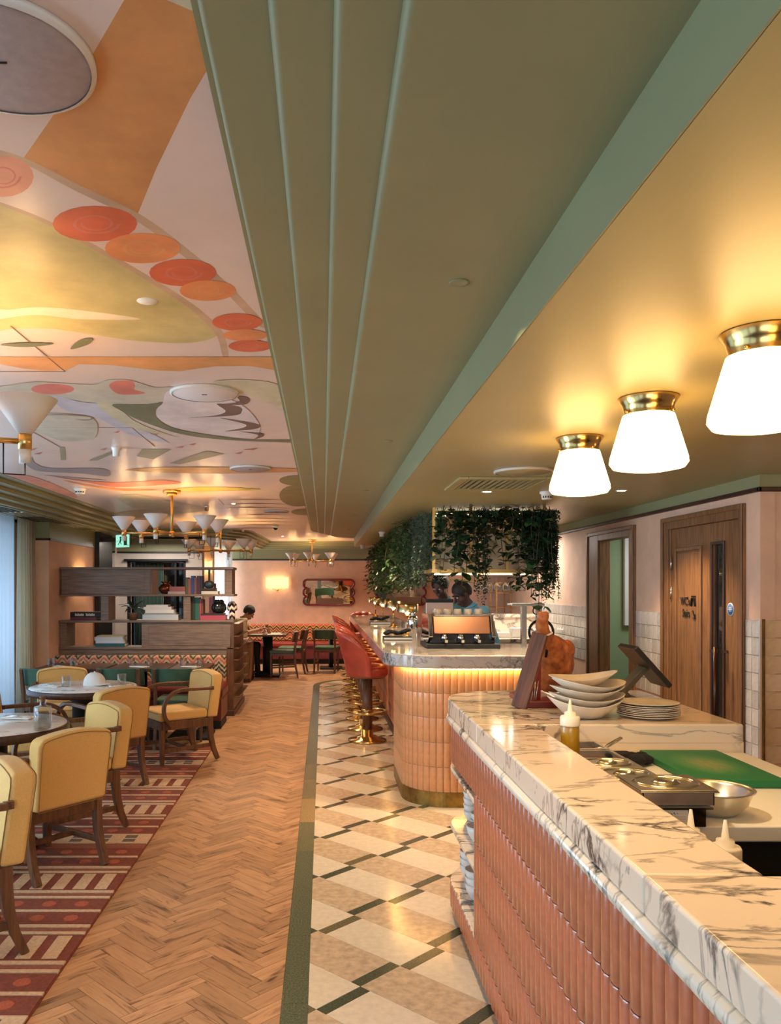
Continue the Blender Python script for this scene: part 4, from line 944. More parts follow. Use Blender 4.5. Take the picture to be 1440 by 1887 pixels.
# ---------------------------------------------------------------- benches
ZZ = [(196, 176, 140), (60, 66, 54), (196, 176, 140), (186, 108, 88), (206, 150, 120), (70, 74, 60), (166, 150, 112), (52, 56, 48)]
M['zig'] = zigzag('flame_stitch', ZZ, .062, .22, 1.1)
M['zig2'] = zigzag('flame_stitch_warm', [(196, 150, 90), (70, 40, 34), (206, 160, 96), (190, 84, 54), (214, 120, 80), (80, 44, 40), (200, 140, 84), (150, 60, 46)], .07, .24, 1.0)
bn = thing('banquette', 'zigzag backed bench with oxblood leather seat built against the bookcase', 'bench', (0, 0, 0))
MB().box(-3.2, -1.14, 9.02, 9.62, .09, .34).build('base', M['leather_dark'], bn, bevel=.02, seg=3)
MB().box(-3.21, -1.125, 9.0, 9.64, .33, .47).build('seat', M['leather_dark'], bn, bevel=.045, seg=4)
MB().box(-3.2, -1.15, 9.08, 9.6, 0, .09).build('plinth', M['dark'], bn)
MB().box(-3.2, -1.16, 9.60, 9.72, .44, .775).build('backrest', M['zig'], bn, bevel=.03, seg=4)
fb = thing('banquette', 'far bench along the end wall, warm zigzag back and dark red seat', 'bench', (0, 0, 0))
MB().box(-1.6, 2.3, 16.55, 17.1, .1, .38).build('base', M['leather_dark'], fb, bevel=.02); MB().box(-1.6, 2.3, 16.5, 17.1, .36, .45).build('seat', mat('wine_leather', (132, 40, 38), .35), fb, bevel=.03, seg=3)
MB().box(-1.6, 2.3, 17.0, 17.17, .45, .80).build('backrest', M['zig2'], fb, bevel=.03, seg=3); MB().box(-1.6, 2.3, 16.62, 17.1, 0, .1).build('plinth', M['dark'], fb)
# ---------------------------------------------------------------- bookcase room divider
bk = thing('bookcase', 'open oak bookcase room divider with solid panels, standing behind the zigzag bench', 'bookcase', (0, 0, 0))
FY = 10.0
def bx(px): return (px - VX) * FY / FPX
def bz(py): return EYE + (VY - py) * FY / FPX
OK = M['walnut_x']; BD = .34
def board(px0, px1, py0, py1, y0=FY - .02, y1=FY + BD + .02): return MB().box(bx(px0), bx(px1), y0, y1, bz(py1), bz(py0))
for a, b, c, d in ((110, 431, 1045, 1049.5), (110, 432, 1095, 1099), (109, 432, 1143, 1147.5), (109, 431, 1192.5, 1197)): board(a, b, c, d).build('shelf_board', OK, bk, bevel=.008)
def panel(px0, px1, py0, py1, y0=FY, y1=FY + .03, name='panel', m=None): return MB().box(bx(px0), bx(px1), y0, y1, bz(py1), bz(py0)).build(name, m or OK, bk, bevel=.003)
panel(113, 277, 1049.5, 1095); panel(124, 266, 1053, 1091.5, FY - .004, FY, 'field_panel')
panel(277, 281, 1049.5, 1095, FY, FY + BD, 'upright', M['walnut']); panel(113, 117, 1049.5, 1095, FY + .03, FY + BD, 'upright'); panel(414, 428, 1049.5, 1095, FY, FY + BD, 'upright')
panel(186, 200, 1099, 1143, FY, FY + BD, 'upright'); panel(338, 351, 1099, 1143, FY, FY + BD, 'upright')
panel(110, 123, 1147.5, 1192.5, FY, FY + BD, 'upright'); panel(261, 266, 1147.5, 1192.5, FY + .03, FY + BD, 'upright'); panel(261, 425, 1147.5, 1192.5); panel(274, 411, 1151, 1189, FY - .004, FY, 'field_panel')
panel(109, 426, 1197, 1212, FY - .01, FY + .1, 'apron')
MB().box(bx(109), bx(426), FY, FY + .2, .1, bz(1212)).build('back_panel', M['walnut'], bk)
MB().box(bx(418), bx(431), FY - .02, FY + 1.2, .07, bz(1192.5)).build('end_panel', M['walnut'], bk, bevel=.006); MB().box(bx(416), bx(433), FY - .04, FY + 1.24, 0, .07).build('plinth', M['walnut_dark'], bk, bevel=.008)
MB().box(bx(426), bx(431), FY, FY + 1.2, bz(1192.5), bz(1147.5)).build('end_panel', M['walnut'], bk)
for k, py in enumerate((1148, 1172, 1194, 1216, 1238, 1260, 1284)):
    zz = bz(py); MB().box(bx(431), bx(441), FY + .02, FY + 1.18, zz - .012, zz).build('ledge', M['walnut'] if k else M['paper'], bk, bevel=.003, label='pale top ledge' if k == 0 else None)
for q in ((381, 1049.5, 1076), (392, 1075, 1095), (390, 1099, 1112)): MB().box(bx(q[0]) - .012, bx(q[0]) + .012, FY + .22, FY + .245, bz(q[2]), bz(q[1])).build('divider', M['walnut_dark'], bk)
# ---------------------------------------------------------------- things on the bookcase
def book_flat(px0, px1, py0, py1, c, label, grp, dep=.22, page=True, y=FY + .05, rz=0):
    x0, x1, z0, z1 = bx(px0), bx(px1), bz(py1), bz(py0); cx = (x0 + x1) / 2; h = z1 - z0; w = x1 - x0
    t = thing('book', label, 'book', (cx, y + dep / 2, z0), rz, grp)
    cv = mat('book_cover', c, .6)
    MB().box(-w / 2, w / 2, -dep / 2, dep / 2, 0, h * .14).box(-w / 2, w / 2, -dep / 2, dep / 2, h * .86, h).box(-w / 2, w / 2, -dep / 2, -dep / 2 + .004, h * .14, h * .86).build('cover', cv, t)
    MB().box(-w / 2 + .004, w / 2 - .006, -dep / 2 + .005, dep / 2 - .006, h * .14, h * .86).build('pages', M['paper'], t)
    return t
def book_up(px0, px1, py0, py1, c, label, grp, dep=.17, y=FY + .07):
    x0, x1, z0, z1 = bx(px0), bx(px1), bz(py1), bz(py0); w = x1 - x0 - .002; h = z1 - z0
    t = thing('book', label, 'book', ((x0 + x1) / 2, y + dep / 2, z0), 0, grp)
    MB().box(-w / 2, -w / 2 + .003, -dep / 2, dep / 2, 0, h).box(w / 2 - .003, w / 2, -dep / 2, dep / 2, 0, h).box(-w / 2 + .003, w / 2 - .003, -dep / 2, -dep / 2 + .004, 0, h).build('cover', mat('book_cover', c, .55), t)
    MB().box(-w / 2 + .003, w / 2 - .003, -dep / 2 + .005, dep / 2 - .005, .003, h - .004).build('pages', M['paper'], t)
    return t
g1, g2, g3, g4, g5 = 'books in the top opening', 'white stack on the middle shelf', 'upright books on the middle shelf', 'stack in the lower opening', 'flat books at the left of the middle shelf'
b_ = book_flat(127, 184, 1128, 1138, (24, 22, 24), 'thick black book with white spine lettering, on top at the left', g5); 
for k, (w, c) in enumerate(((.115, M['paper']), (.10, M['paper']))): 
    for j in range(9): MB().box(-.13 + k * .135 + j * .0125, -.122 + k * .135 + j * .0125, -.1115, -.11, .018, .045 if j % 3 else .05).build('lettering', c, b_) if j % 1 == 0 else 0
book_flat(127, 176, 1138, 1143, (120, 60, 70), 'thin wine red book under the black book', g5)
book_flat(311, 340, 1081, 1090, (164, 92, 84), 'dusty pink book lying beside the copper vase', g1); book_flat(308, 340, 1090, 1095, (186, 160, 150), 'pale thin book under the pink book, top opening', g1)
for i, (a, b, t0, c, n) in enumerate([(340, 345, 1064, (98, 104, 60), 'olive green'), (345, 350, 1066, (170, 92, 82), 'salmon'), (350, 356, 1061, (60, 76, 124), 'blue'), (356, 361, 1064, (128, 84, 82), 'mauve brown'), (361, 368, 1061, (84, 44, 50), 'maroon'), (368, 371.5, 1061, (44, 46, 72), 'narrow navy')]): book_up(a, b, t0, 1095, c, '%s upright book in the top opening of the bookcase' % n, g1)
book_flat(370, 396, 1084, 1089.5, (48, 36, 34), 'dark brown book under the ribbed blue-grey vase', g1); book_flat(370, 401, 1089.5, 1095, (216, 206, 192), 'cream book at the bottom under the ribbed vase', g1)
for a, b, c, d, col, n in [(268, 308, 1115, 1118.5, (232, 226, 220), 'thin white magazine on top of the white stack'), (263, 314, 1118.5, 1124, (226, 220, 214), 'second white book down in the white stack'), (266, 319, 1124, 1130, (234, 230, 224), 'white book in the middle of the white stack'), (264, 322, 1130, 1133, (150, 160, 164), 'thin grey-blue book in the white stack'), (261, 327, 1133, 1143, (200, 206, 212), 'large pale blue-grey book at the base of the white stack')]: book_flat(a, b, c, d, col, n, g2)
for a, b, t0, c, n in [(352, 358, 1101, (50, 58, 40), 'dark olive'), (358, 366, 1101, (40, 98, 84), 'green lettered'), (366, 369.5, 1104, (176, 66, 72), 'coral red'), (369.5, 373, 1105, (112, 62, 48), 'thin brown')]: book_up(a, b, t0, 1143, c, '%s upright book by the divider on the middle shelf' % n, g3)
book_up(381, 389, 1101, 1131, (206, 120, 120), 'pink book standing behind the big black vase', g3, y=FY + .2, dep=.13)
book_flat(369, 412, 1131, 1134.5, (58, 40, 44), 'dark thin book directly under the big black vase', g3); book_flat(368, 415, 1134.5, 1143, (178, 74, 92), 'crimson book at the bottom under the big black vase', g3)
for a, b, c, d, col, n in [(176, 226, 1172, 1174.5, (176, 170, 120), 'thin olive topped book on the lower stack'), (172, 224, 1174.5, 1181, (200, 204, 214), 'pale book with navy block in the lower stack'), (174, 226, 1181, 1186, (206, 214, 228), 'white-blue book in the lower stack'), (173, 228, 1186, 1192.5, (40, 92, 104), 'teal book at the bottom of the lower stack')]: book_flat(a, b, c, d, col, n, g4)
def vase(px, py0, r, prof, m, label, y=FY + .15, name='vase', ribs=0):
    t = tag(MB().lathe(prof, n=32).build(name, m), label, 'vase'); t.location = (bx(px), y, bz(py0)); return t
vase(301, 1095, 0, [(0, 0), (.05, .004), (.085, .05), (.088, .08), (.06, .115), (.035, .13), (.055, .15), (.06, .158), (.05, .156), (.03, .13), (0, .12)], mat('copper_glass', (120, 60, 30), .15, .6), 'amber copper gourd vase in the top opening of the bookcase')
def ribbed(px, py0, r, h, n, m, label, y=FY + .14, spikes=False):
    g = MB(); k = 64; prof = [(.25, 0), (.72, .06), (.98, .32), (1, .5), (.9, .75), (.55, .95), (.3, 1)]
    vs_ = []; fs = []
    for pr, pz in prof:
        for j in range(k): a = 2 * math.pi * j / k; rr = r * pr * (1 - .10 * (1 - abs(math.cos(n * a / 2)))); vs_.append((rr * math.cos(a), rr * math.sin(a), pz * h))
    for i in range(len(prof) - 1):
        for j in range(k): a, b = i * k + j, i * k + (j + 1) % k; fs.append((a, b, b + k, a + k))
    fs += [tuple(reversed(range(k))), tuple(range((len(prof) - 1) * k, len(prof) * k))]
    g.add(vs_, fs, 0, True)
    if spikes:
        for j in range(7): a = 2 * math.pi * j / 7; g.lathe([(.028, h * .9), (.02, h * 1.05), (0, h * 1.16)], c=(r * .42 * math.cos(a), r * .42 * math.sin(a), 0), n=8)
    t = tag(g.build('vase', m), label, 'vase'); t.location = (bx(px), y, bz(py0)); return t
ribbed(382.5, 1084, .066, .095, 12, mat('slate_glaze', (66, 72, 80), .35), 'round ribbed blue-grey vase on books in the top opening')
ribbed(401, 1131, .096, .15, 10, mat('black_glaze', (26, 32, 30), .15, coat=.4), 'big round black-green vase with a crown of points on crimson books', spikes=True)
zl = thing('table_lamp', 'small mushroom lamp with brown and cream zigzag at the bookcase end', 'lamp', (bx(425.5), FY + .16, bz(1143)))
ZB = zigzag('zigzag_lamp', [(236, 222, 200), (74, 36, 30)], .028, .075, 1.2)
MB().lathe([(.0, 0), (.036, 0), (.036, .11), (.0, .11)], n=24).build('base', ZB, zl); MB().lathe([(.036, .112), (.055, .115), (.066, .14), (.06, .185), (.035, .225), (0, .235)], n=28).build('shade', ZB, zl)
# striped plant in a pot on the middle shelf
pp_ = thing('potted_plant', 'small potted plant with white striped leaves beside the white books', 'plant', (bx(240), FY + .15, bz(1143)))
MB().lathe([(0, 0), (.045, 0), (.06, .07), (.062, .085), (.05, .083), (0, .075)], n=20).build('pot', mat('clay_pot', (120, 80, 60), .7), pp_)
LFM = mat('striped_leaf', (70, 90, 70), .4, var=.5, vs_=30); LFW = mat('pale_leaf', (170, 186, 190), .4, var=.4, vs_=30)
for k in range(15):
    a = k * 2.4; e = .25 + .55 * rng.random(); L_ = .10 + .1 * rng.random(); g = MB(); pts = []
    for i in range(7):
        t_ = i / 6; rr = L_ * t_; zz = .08 + L_ * 1.3 * t_ * e - .16 * t_ * t_ * (1.2 - e); w_ = .026 * math.sin(math.pi * min(1, t_ * .92 + .06))
        c_ = Vector((rr * math.cos(a), rr * math.sin(a), zz + .05)); s_ = Vector((-math.sin(a), math.cos(a), 0)) * w_
        pts += [c_ - s_ + Vector((0, 0, .006)), c_, c_ + s_ + Vector((0, 0, .006))]
    g.add(pts, [(3 * i + j, 3 * i + j + 1, 3 * i + j + 4, 3 * i + j + 3) for i in range(6) for j in range(2)], 0, True); g.build('leaf', LFW if k % 4 == 0 else LFM, pp_)
# dark stand seen through the lower opening
ds = thing('side_stand', 'dark wood stand with a lower shelf seen through the bookcase opening', 'side table', (-2.28, 11.0, 0))
MB().box(-.2, .25, -.2, .2, 1.09, 1.12).build('top', M['walnut_dark'], ds, bevel=.004); MB().box(-.16, .22, -.18, .18, .84, .88).box(-.16, .22, -.18, .18, .3, .34).build('shelf', M['walnut_dark'], ds)
for s, u in ((-1, -1), (1, -1), (1, 1), (-1, 1)): MB().box(.03 + s * .17 - .02, .03 + s * .17 + .02, u * .16 - .02, u * .16 + .02, 0, 1.09).build('leg', M['walnut_dark'], ds)
# low cabinet, cream loudspeaker
lc = thing('low_cabinet', 'low oak cabinet end beside the far dining table', 'cabinet', (-1.33, 13.6, 0)); MB().box(-.14, .12, -.2, .5, .06, .64).build('body', M['oak'], lc, bevel=.004); MB().box(-.15, .13, -.22, .5, .64, .67).build('top', M['walnut'], lc, bevel=.004); MB().box(-.14, .12, -.19, .5, 0, .06).build('plinth', M['walnut_dark'], lc)
ls = thing('loudspeaker', 'cream two-cone loudspeaker with rounded corners on the low oak cabinet', 'speaker', (-1.45, 13.75, .67), R_(4))
MB().box(-.02, .02, -.06, .06, 0, .05).box(-.08, .08, -.08, .08, 0, .008).build('stand', M['white'], ls); MB().box(-.16, .16, -.11, .11, .05, .385).build('body', mat('speaker_cream', (214, 196, 140), .45), ls, bevel=.03, seg=4)
for z in (.135, .295): MB().lathe([(0, .02), (.03, .012), (.06, 0), (.066, 0), (.066, -.008), (0, -.008)], n=28, M=Matrix.Rotation(R_(90), 3, 'X'), c=(.03, -.108, z)).build('cone', M['dark'], ls)
# ---------------------------------------------------------------- bar stools
def stool():
    t = thing('bar_stool', '', 'stool')
    MB().lathe([(0, 0), (.195, 0), (.2, .006), (.198, .018), (.11, .026), (.105, .05), (.062, .054), (.062, .12), (0, .12)], n=40).build('base', M['brass'], t)
    MB().cyl((0, 0, 0), .054, .1, .665, 24).build('column', M['walnut'], t)
    r = MB(); r.tube([(.2 * math.cos(2 * math.pi * i / 36), .2 * math.sin(2 * math.pi * i / 36), .305) for i in range(36)], .014, 8, closed=True)
    for k in range(3): a = 2.1 * k; r.tube([(.05 * math.cos(a), .05 * math.sin(a), .305), (.195 * math.cos(a), .195 * math.sin(a), .305)], .010, 6)
    r.lathe([(.056, .28), (.062, .285), (.062, .325), (.056, .33)], n=24, cap=False); r.build('foot_ring', M['brass'], t)
    MB().lathe([(0, .655), (.17, .655), (.19, .668), (0, .668)], n=32).build('seat_plate', M['walnut'], t)
    MB().lathe([(0, .668), (.195, .668), (.212, .69), (.214, .735), (.206, .752), (.2, .758), (.206, .764), (.198, .785), (.12, .80), (0, .803)], n=40).build('seat', M['leather_red'], t)
    # channelled back wrapping round the rear (local -Y side)
    n = 60; m = 10; vs_ = []; fs = []
    for i in range(n + 1):
        u = -1 + 2 * i / n; th = R_(-90) + u * R_(98); zt = .78 + .36 * max(0, 1 - abs(u) ** 2.2) ** .75
        for j in range(2 * m + 2):
            inner = j > m; tt = (j / m) if not inner else (2 * m + 1 - j) / m
            z = .672 + (zt - .672) * tt; flare = .205 + .12 * max(0, (z - .70) / .44) ** 1.25 * (1 - .45 * abs(u) ** 2)
            rr = flare + .012; bul = abs(math.sin(u * math.pi * 4.5)) ** .6
            if inner: rr -= (.030 + .022 * bul) * (1 if tt < .97 else .5)
            if tt > .97: z += .006 * bul
            vs_.append((rr * math.cos(th), rr * math.sin(th), z))
    k = 2 * m + 2
    for i in range(n):
        for j in range(k): a, b = i * k + j, i * k + (j + 1) % k; fs.append((a, a + k, b + k, b))
    fs += [tuple(range(k)), tuple(reversed(range(n * k, n * k + k)))]
    g = MB(); g.add(vs_, fs, 0, True); g.build('backrest', M['leather_red'], t)
    return t
s0 = stool(); s0['group'] = 'red bar stools along the bar'
ordn = ['nearest red leather bar stool with brass base and foot ring', 'second red bar stool along the bar from the front', 'third red bar stool along the bar', 'fourth red bar stool along the bar', 'fifth red bar stool along the bar', 'sixth red bar stool along the bar', 'seventh red bar stool, farthest in the row']
for i in range(7):
    loc = (.455 + .012 * (i > 0), 8.36 + .68 * i, 0)
    if i == 0: s0.location = loc; s0.rotation_euler.z = facing(1, .02); s0['label'] = ordn[0]
    else: dup(s0, loc, facing(1, .02 + .04 * ((i * 7) % 3 - 1)), ordn[i])
dup(s0, (.72, 14.08, 0), facing(.1, -1), 'red bar stool round the far end of the bar, only its back rim showing')
# ---------------------------------------------------------------- on the service counter
def stackplates(n, x, y, z, r, lab, grp):
    pr = MB().lathe([(0, 0), (r * .62, 0), (r * .72, .003), (r * .97, .010), (r, .0125), (r * .985, .0135), (r * .7, .0065), (r * .6, .0045), (0, .0045)], n=48)
    t0 = None
    for i in range(n):
        l = lab % ('topmost', 'second from the top', 'third from the top', 'fourth from the top', 'fourth from the bottom', 'third from the bottom', 'second from the bottom', 'lowest')[i if n == 8 else i]
        zz = z + .0072 * (n - 1 - i)
        if t0 is None: t0 = pr.build('plate', M['cream']); tag(t0, l, 'plate', grp); o = t0
        else: o = t0.copy(); COL.objects.link(o); o['label'] = l
        o.location = (x + rng.uniform(-.004, .004), y + rng.uniform(-.004, .004), zz); o.rotation_euler = (rng.uniform(-.01, .01), rng.uniform(-.01, .01), rng.uniform(0, 6))
stackplates(8, 1.353, 3.37, KZ + .001, .124, 'cream plate in the flat stack on the marble, %s', 'stack of flat cream plates')
def ovalbowl(x, y, z, rx, ry, h, tilt, rz, label):
    g = MB(); n = 48; prof = [(.0, 0), (.42, 0), (.5, .06), (.75, .5), (1.0, .94), (1.01, 1), (.97, .98), (.72, .58), (.42, .14), (0, .1)]; vs_ = []; fs = []
    for pr, pz in prof:
        for k in range(n):
            a = 2 * math.pi * k / n; wob = 1 + .035 * math.cos(2 * a) * pr + .02 * math.cos(3 * a + .7) * pr
            lift = 1 + .22 * pr * math.cos(2 * a)
            vs_.append((rx * pr * wob * math.cos(a), ry * pr * wob * math.sin(a), h * pz * lift))
    for i in range(len(prof) - 1):
        for k in range(n): a, b = i * n + k, i * n + (k + 1) % n; fs.append((a, b, b + n, a + n))
    g.add(vs_, fs, 0, True); o = g.build('pasta_bowl', M['cream']); o.location = (x, y, z); o.rotation_euler = (0, tilt, rz)
    return tag(o, label, 'bowl', 'stack of oval cream bowls')
for i, (dz, tl, l) in enumerate([(0, .0, 'lowest'), (.042, .015, 'second from the bottom'), (.075, -.01, 'middle'), (.098, .05, 'second from the top, tilted')]): ovalbowl(1.087 + .004 * i, 3.36, KZ + .001 + dz, .15, .13, .072 if i == 0 else .05, tl, .1 * i, 'oval cream bowl, %s one of the stack by the oil bottle' % l)
ovalbowl(1.105, 3.42, KZ + .128, .135, .12, .042, .09, 2.9, 'oval cream bowl, topmost of the stack by the oil bottle')
def squeeze(x, y, z, liquid, label, fill=.75):
    t = thing('squeeze_bottle', label, 'bottle', (x, y, z))
    MB().lathe([(0, 0), (.031, 0), (.034, .006), (.034, .125), (.032, .138), (.03, .142), (0, .142)], n=32).build('body', mat('bottle_body', liquid, .22, coat=.4, spec=.6), t)
    MB().lathe([(.035, .138), (.036, .142), (.036, .168), (.033, .174), (.021, .176), (.020, .188), (.009, .192), (.0035, .234), (0, .235)], n=32).build('cap', mat('bottle_cap', (240, 226, 200), .4), t)
    return t
squeeze(.913, 2.99, .946, (170, 128, 20), 'squeeze bottle of golden oil with a white nozzle cap')
squeeze(.945, 1.90, .816, (236, 200, 140), 'squeeze bottle of pale mayonnaise below the counter edge'); squeeze(.905, 1.99, .816, (230, 206, 160), 'pale squeeze bottle hidden but for its nozzle behind the counter edge')
# gastronorm pans along the inner edge
def pan(y, label, lid=True, z=.946, x0=.868, w=.20, d=.155, h=.045, tilt=0, rim=.018):
    t = thing('steel_pan', label, 'pan', (x0 + w / 2, y, z), tilt)
    b = MB(); b.box(-w / 2 + .012, w / 2 - .012, -d / 2 + .012, d / 2 - .012, 0, .003)
    for q in ((-w / 2 + .01, -w / 2 + .013, -d / 2 + .01, d / 2 - .01), (w / 2 - .013, w / 2 - .01, -d / 2 + .01, d / 2 - .01), (-w / 2 + .01, w / 2 - .01, -d / 2 + .01, -d / 2 + .013), (-w / 2 + .01, w / 2 - .01, d / 2 - .013, d / 2 - .01)): b.box(*q, 0, h)
    b.build('tray', M['steel'], t)
    r = MB(); hw, hd = w / 2, d / 2
    r.box(-hw, hw, -hd, -hd + .012, h, h + .003).box(-hw, hw, hd - .012, hd, h, h + .003).box(-hw, -hw + .012, -hd + .012, hd - .012, h, h + .003).box(hw - .012, hw, -hd + .012, hd - .012, h, h + .003); r.build('rim', M['steel'], t, bevel=.001)
    if lid:
        l = MB().box(-hw + .002, hw - .002, -hd + .002, hd - .002, h + .0035, h + .007).build('lid', M['steel'], t, bevel=.002)
        # pressed oval well and finger dish
        MB().lathe([(.86, .0072), (.90, .0105), (.94, .0105), (1, .0072)], n=40, cap=False, sx=hw * .86, sy=hd * .8).build('pressed_rim', M['chrome'], l).location = (0, 0, h - .0002)
        MB().lathe([(0, .0105), (.25, .0085), (.30, .0120), (.34, .0120), (.42, .0074)], n=28, cap=False, sx=hw * .9, sy=hd * .8).build('finger_dish', M['chrome'], l).location = (.0, 0, h)
    else: MB().box(-hw + .014, hw - .014, -hd + .014, hd - .014, .004, h * .55).build('contents', mat('pan_sauce', (92, 70, 52), .5, var=.4, vs_=60), t, bevel=.006)
    return t
pan(3.09, 'open steel pan farthest along the counter edge, cutlery resting in it', False); pan(2.92, 'open steel pan second from the far end', False); pan(2.76, 'steel pan with a flat lid, third from the far end', True); pan(2.60, 'lidded steel pan in the middle of the row', True); pan(2.44, 'lidded steel pan under the raised one', True)
tb = thing('plastic_tub', 'clear plastic food tub with a handwritten white label under the raised pan', 'container', (.955, 2.27, .946))
b = MB(); TBM = thinglass('tub_plastic', (214, 206, 190), .3, .1)
for q in ((-.085, -.082, -.075, .075), (.082, .085, -.075, .075), (-.085, .085, -.075, -.072), (-.085, .085, .072, .075)): b.box(*q, 0, .05)
b.box(-.085, .085, -.075, .075, 0, .003).build('body', TBM, tb); MB().box(-.1, .1, -.09, .09, .05, .056).build('lid', TBM, tb, bevel=.003)
lb = MB().box(-.055, .035, -.0775, -.0755, .006, .046).build('paper_label', M['paper'], tb)
for k in range(7): MB().tube([(-.045 + .008 * k, -.078, .036), (-.043 + .008 * k, -.078, .041 if k % 2 else .038), (-.040 + .008 * k, -.078, .033 if k % 3 else .036)], .0007, 4).build('handwriting', M['dark'], lb)
for z in (.028, .022, .016): MB().box(-.05, .03, -.078, -.0777, z, z + .0006).build('ruled_line', mat('ruled_red', (170, 90, 80), .8), lb)
pan(2.285, 'lidded steel pan raised on the clear tub, nearest of the row', True, z=.946 + .057, x0=.86, w=.215, d=.19, h=.036)
# spoons in the far pan, black cloth, board, bowl
for k, (a, l) in enumerate(((.15, 'steel spoon handle leaning out of the farthest pan'), (-.05, 'second steel utensil leaning out of the farthest pan'))):
    p0 = Vector((.97, 3.05 + .03 * k, .965)); tag(MB().tube([p0, p0 + Vector((.09, .0, .02)), p0 + Vector((.17, .02 + a * .1, .055))], [.006, .004, .005], 6).build('utensil', M['steel']), l, 'utensil')
g = MB()
for k in range(9): g.ball((1.14 + .012 * (k % 3) + .03 * math.sin(k * 2.1), 2.96 + .035 * math.cos(k * 1.7), .966 + .012 * math.sin(k * 3) ** 2), .03 - .001 * k, 10, sc=(1.15, 1, .7))
g.box(1.045, 1.14, 2.96, 3.03, .96, .985); o = g.build('black_cloth', mat('black_knit', (22, 20, 22), .95, bump=.8, bs=160)); rm = o.modifiers.new('melt', 'REMESH'); rm.mode = 'VOXEL'; rm.voxel_size = .006; sm = o.modifiers.new('smooth', 'SMOOTH'); sm.iterations = 4
tag(o, 'crumpled black cloth between the pans and the green board', 'cloth'); o.location.z = -.0005
m, t, b, N, L = nt('board_green'); tc = N('ShaderNodeTexCoord'); n1 = N('ShaderNodeTexNoise', ins={'Scale': 5.0, 'Detail': 3.0}); L(tc.outputs['Object'], n1.inputs['Vector'])
n2 = N('ShaderNodeTexNoise', ins={'Scale': 60.0, 'Detail': 6.0}); mp = N('ShaderNodeMapping'); mp.inputs['Scale'].default_value = (3, .4, 1); L(tc.outputs['Object'], mp.inputs[0]); L(mp.outputs[0], n2.inputs['Vector'])
gd = N('ShaderNodeTexGradient', gradient_type='SPHERICAL'); mg = N('ShaderNodeMapping'); mg.inputs['Scale'].default_value = (7.5, 5, 1); L(tc.outputs['Object'], mg.inputs[0]); L(mg.outputs[0], gd.inputs[0])
mu = N('ShaderNodeMath', operation='MULTIPLY'); L(gd.outputs[1], mu.inputs[0]); L(n2.outputs[0], mu.inputs[1]); r = N('ShaderNodeValToRGB'); ramp(r, [(.04, lin((24, 112, 62))), (.2, lin((70, 128, 70))), (.42, lin((130, 138, 84)))]); L(mu.outputs[0], r.inputs[0]); L(r.outputs[0], b.inputs['Base Color']); b.inputs['Roughness'].default_value = .5
bo = MB().box(-.148, .148, -.248, .248, 0, .024).build('cutting_board', m, bevel=.004); bo.location = (1.362, 2.862, .9465); bo.rotation_euler.z = -.01; tag(bo, 'green plastic cutting board scratched pale in the middle', 'cutting board')
sb = MB().lathe([(0, .002), (.05, 0), (.062, .004), (.088, .032), (.101, .066), (.105, .070), (.1085, .0705), (.1085, .0735), (.102, .073), (.096, .064), (.082, .034), (.058, .008), (0, .005)], n=56).build('mixing_bowl', M['steel']); sb.location = (1.13, 2.335, .9455); tag(sb, 'shiny steel mixing bowl at the edge of the white worktop', 'bowl')
# tablet till on its stand
tl = thing('tablet_till', 'dark tablet till on an angled stand beyond the plates', 'tablet', (1.47, 3.93, KZ))
MB().box(-.05, .05, -.06, .06, 0, .008).build('foot', mat('till_bronze', (70, 58, 46), .4, .5), tl, bevel=.002)
b = MB(); b.bar((.0, 0, .008), (-.025, 0, .035), .09, .03).bar((-.025, 0, .03), (.085, 0, .15), .085, .026); b.build('stand', M['walnut_dark'] if False else mat('till_stand', (84, 74, 54), .45), tl, bevel=.003)
Rm = Matrix.Rotation(R_(48), 4, 'Y'); Tm = Matrix.Translation((.085, 0, .155)) @ Rm
MB().box(-.125, .125, -.11, .11, -.004, .022, M=Tm).build('housing', mat('till_black', (46, 36, 30), .35), tl, bevel=.005)
MB().box(-.11, .11, -.095, .095, .0222, .0232, M=Tm).build('screen', mat('till_screen', (96, 76, 66), .06), tl)
# ham on its stand
hs = thing('ham_stand', 'red wooden ham stand with a black ring and steel skewers', 'ham stand', (.965, 3.66, KZ))
MB().box(-.055, .11, -.05, .30, 0, .03).build('base', mat('stand_red', (116, 26, 18), .35, coat=.3), hs, bevel=.006)
b = MB(); b.ribbon([(.03, .03), (.02, .12), (.015, .22), (.03, .31)], [.05, .045, .04, .035], -.022, .022); b.build('upright', mat('upright_red', (134, 28, 20), .35, coat=.3), hs, bevel=.005)
b = MB(); b.tube([(.03 + .055 * math.cos(2 * math.pi * i / 32), .03, .335 + .055 * math.sin(2 * math.pi * i / 32)) for i in range(32)], .006, 8, closed=True); b.tube([(.05, .025, .285), (.055, .025, .25), (.05, .025, .22)], .006, 6); b.build('ring', mat('ring_iron', (40, 34, 32), .4, .8), hs)
for k in range(3): MB().tube([(-.03 + .008 * k, -.04, .03), (-.02 + .012 * k, -.02, .12)], .0025, 5).build('skewer', M['steel'], hs)
hb = MB(); hp = [((-.005, -.045, .395), .026), ((.0, -.02, .365), .030), ((.018, .01, .325), .030), ((.05, .06, .28), .05), ((.085, .12, .235), .082), ((.105, .17, .18), .098), ((.10, .19, .12), .085), ((.095, .19, .085), .05)]
for (p0, r0), (p1, r1) in zip(hp, hp[1:]):
    for k in range(6): q = Vector(p0).lerp(Vector(p1), k / 6); hb.ball(q, r0 + (r1 - r0) * k / 6, 16)
for dx in (-.014, .012): hb.ball((-.004 + dx, -.055, .412), .016, 12, sc=(1, 1, 1.5))
hb.ball((.16, .14, .245), .05, 14, sc=(.8, .7, 1.0)); hb.ball((.17, .16, .16), .04, 12, sc=(.6, .8, 1.5))
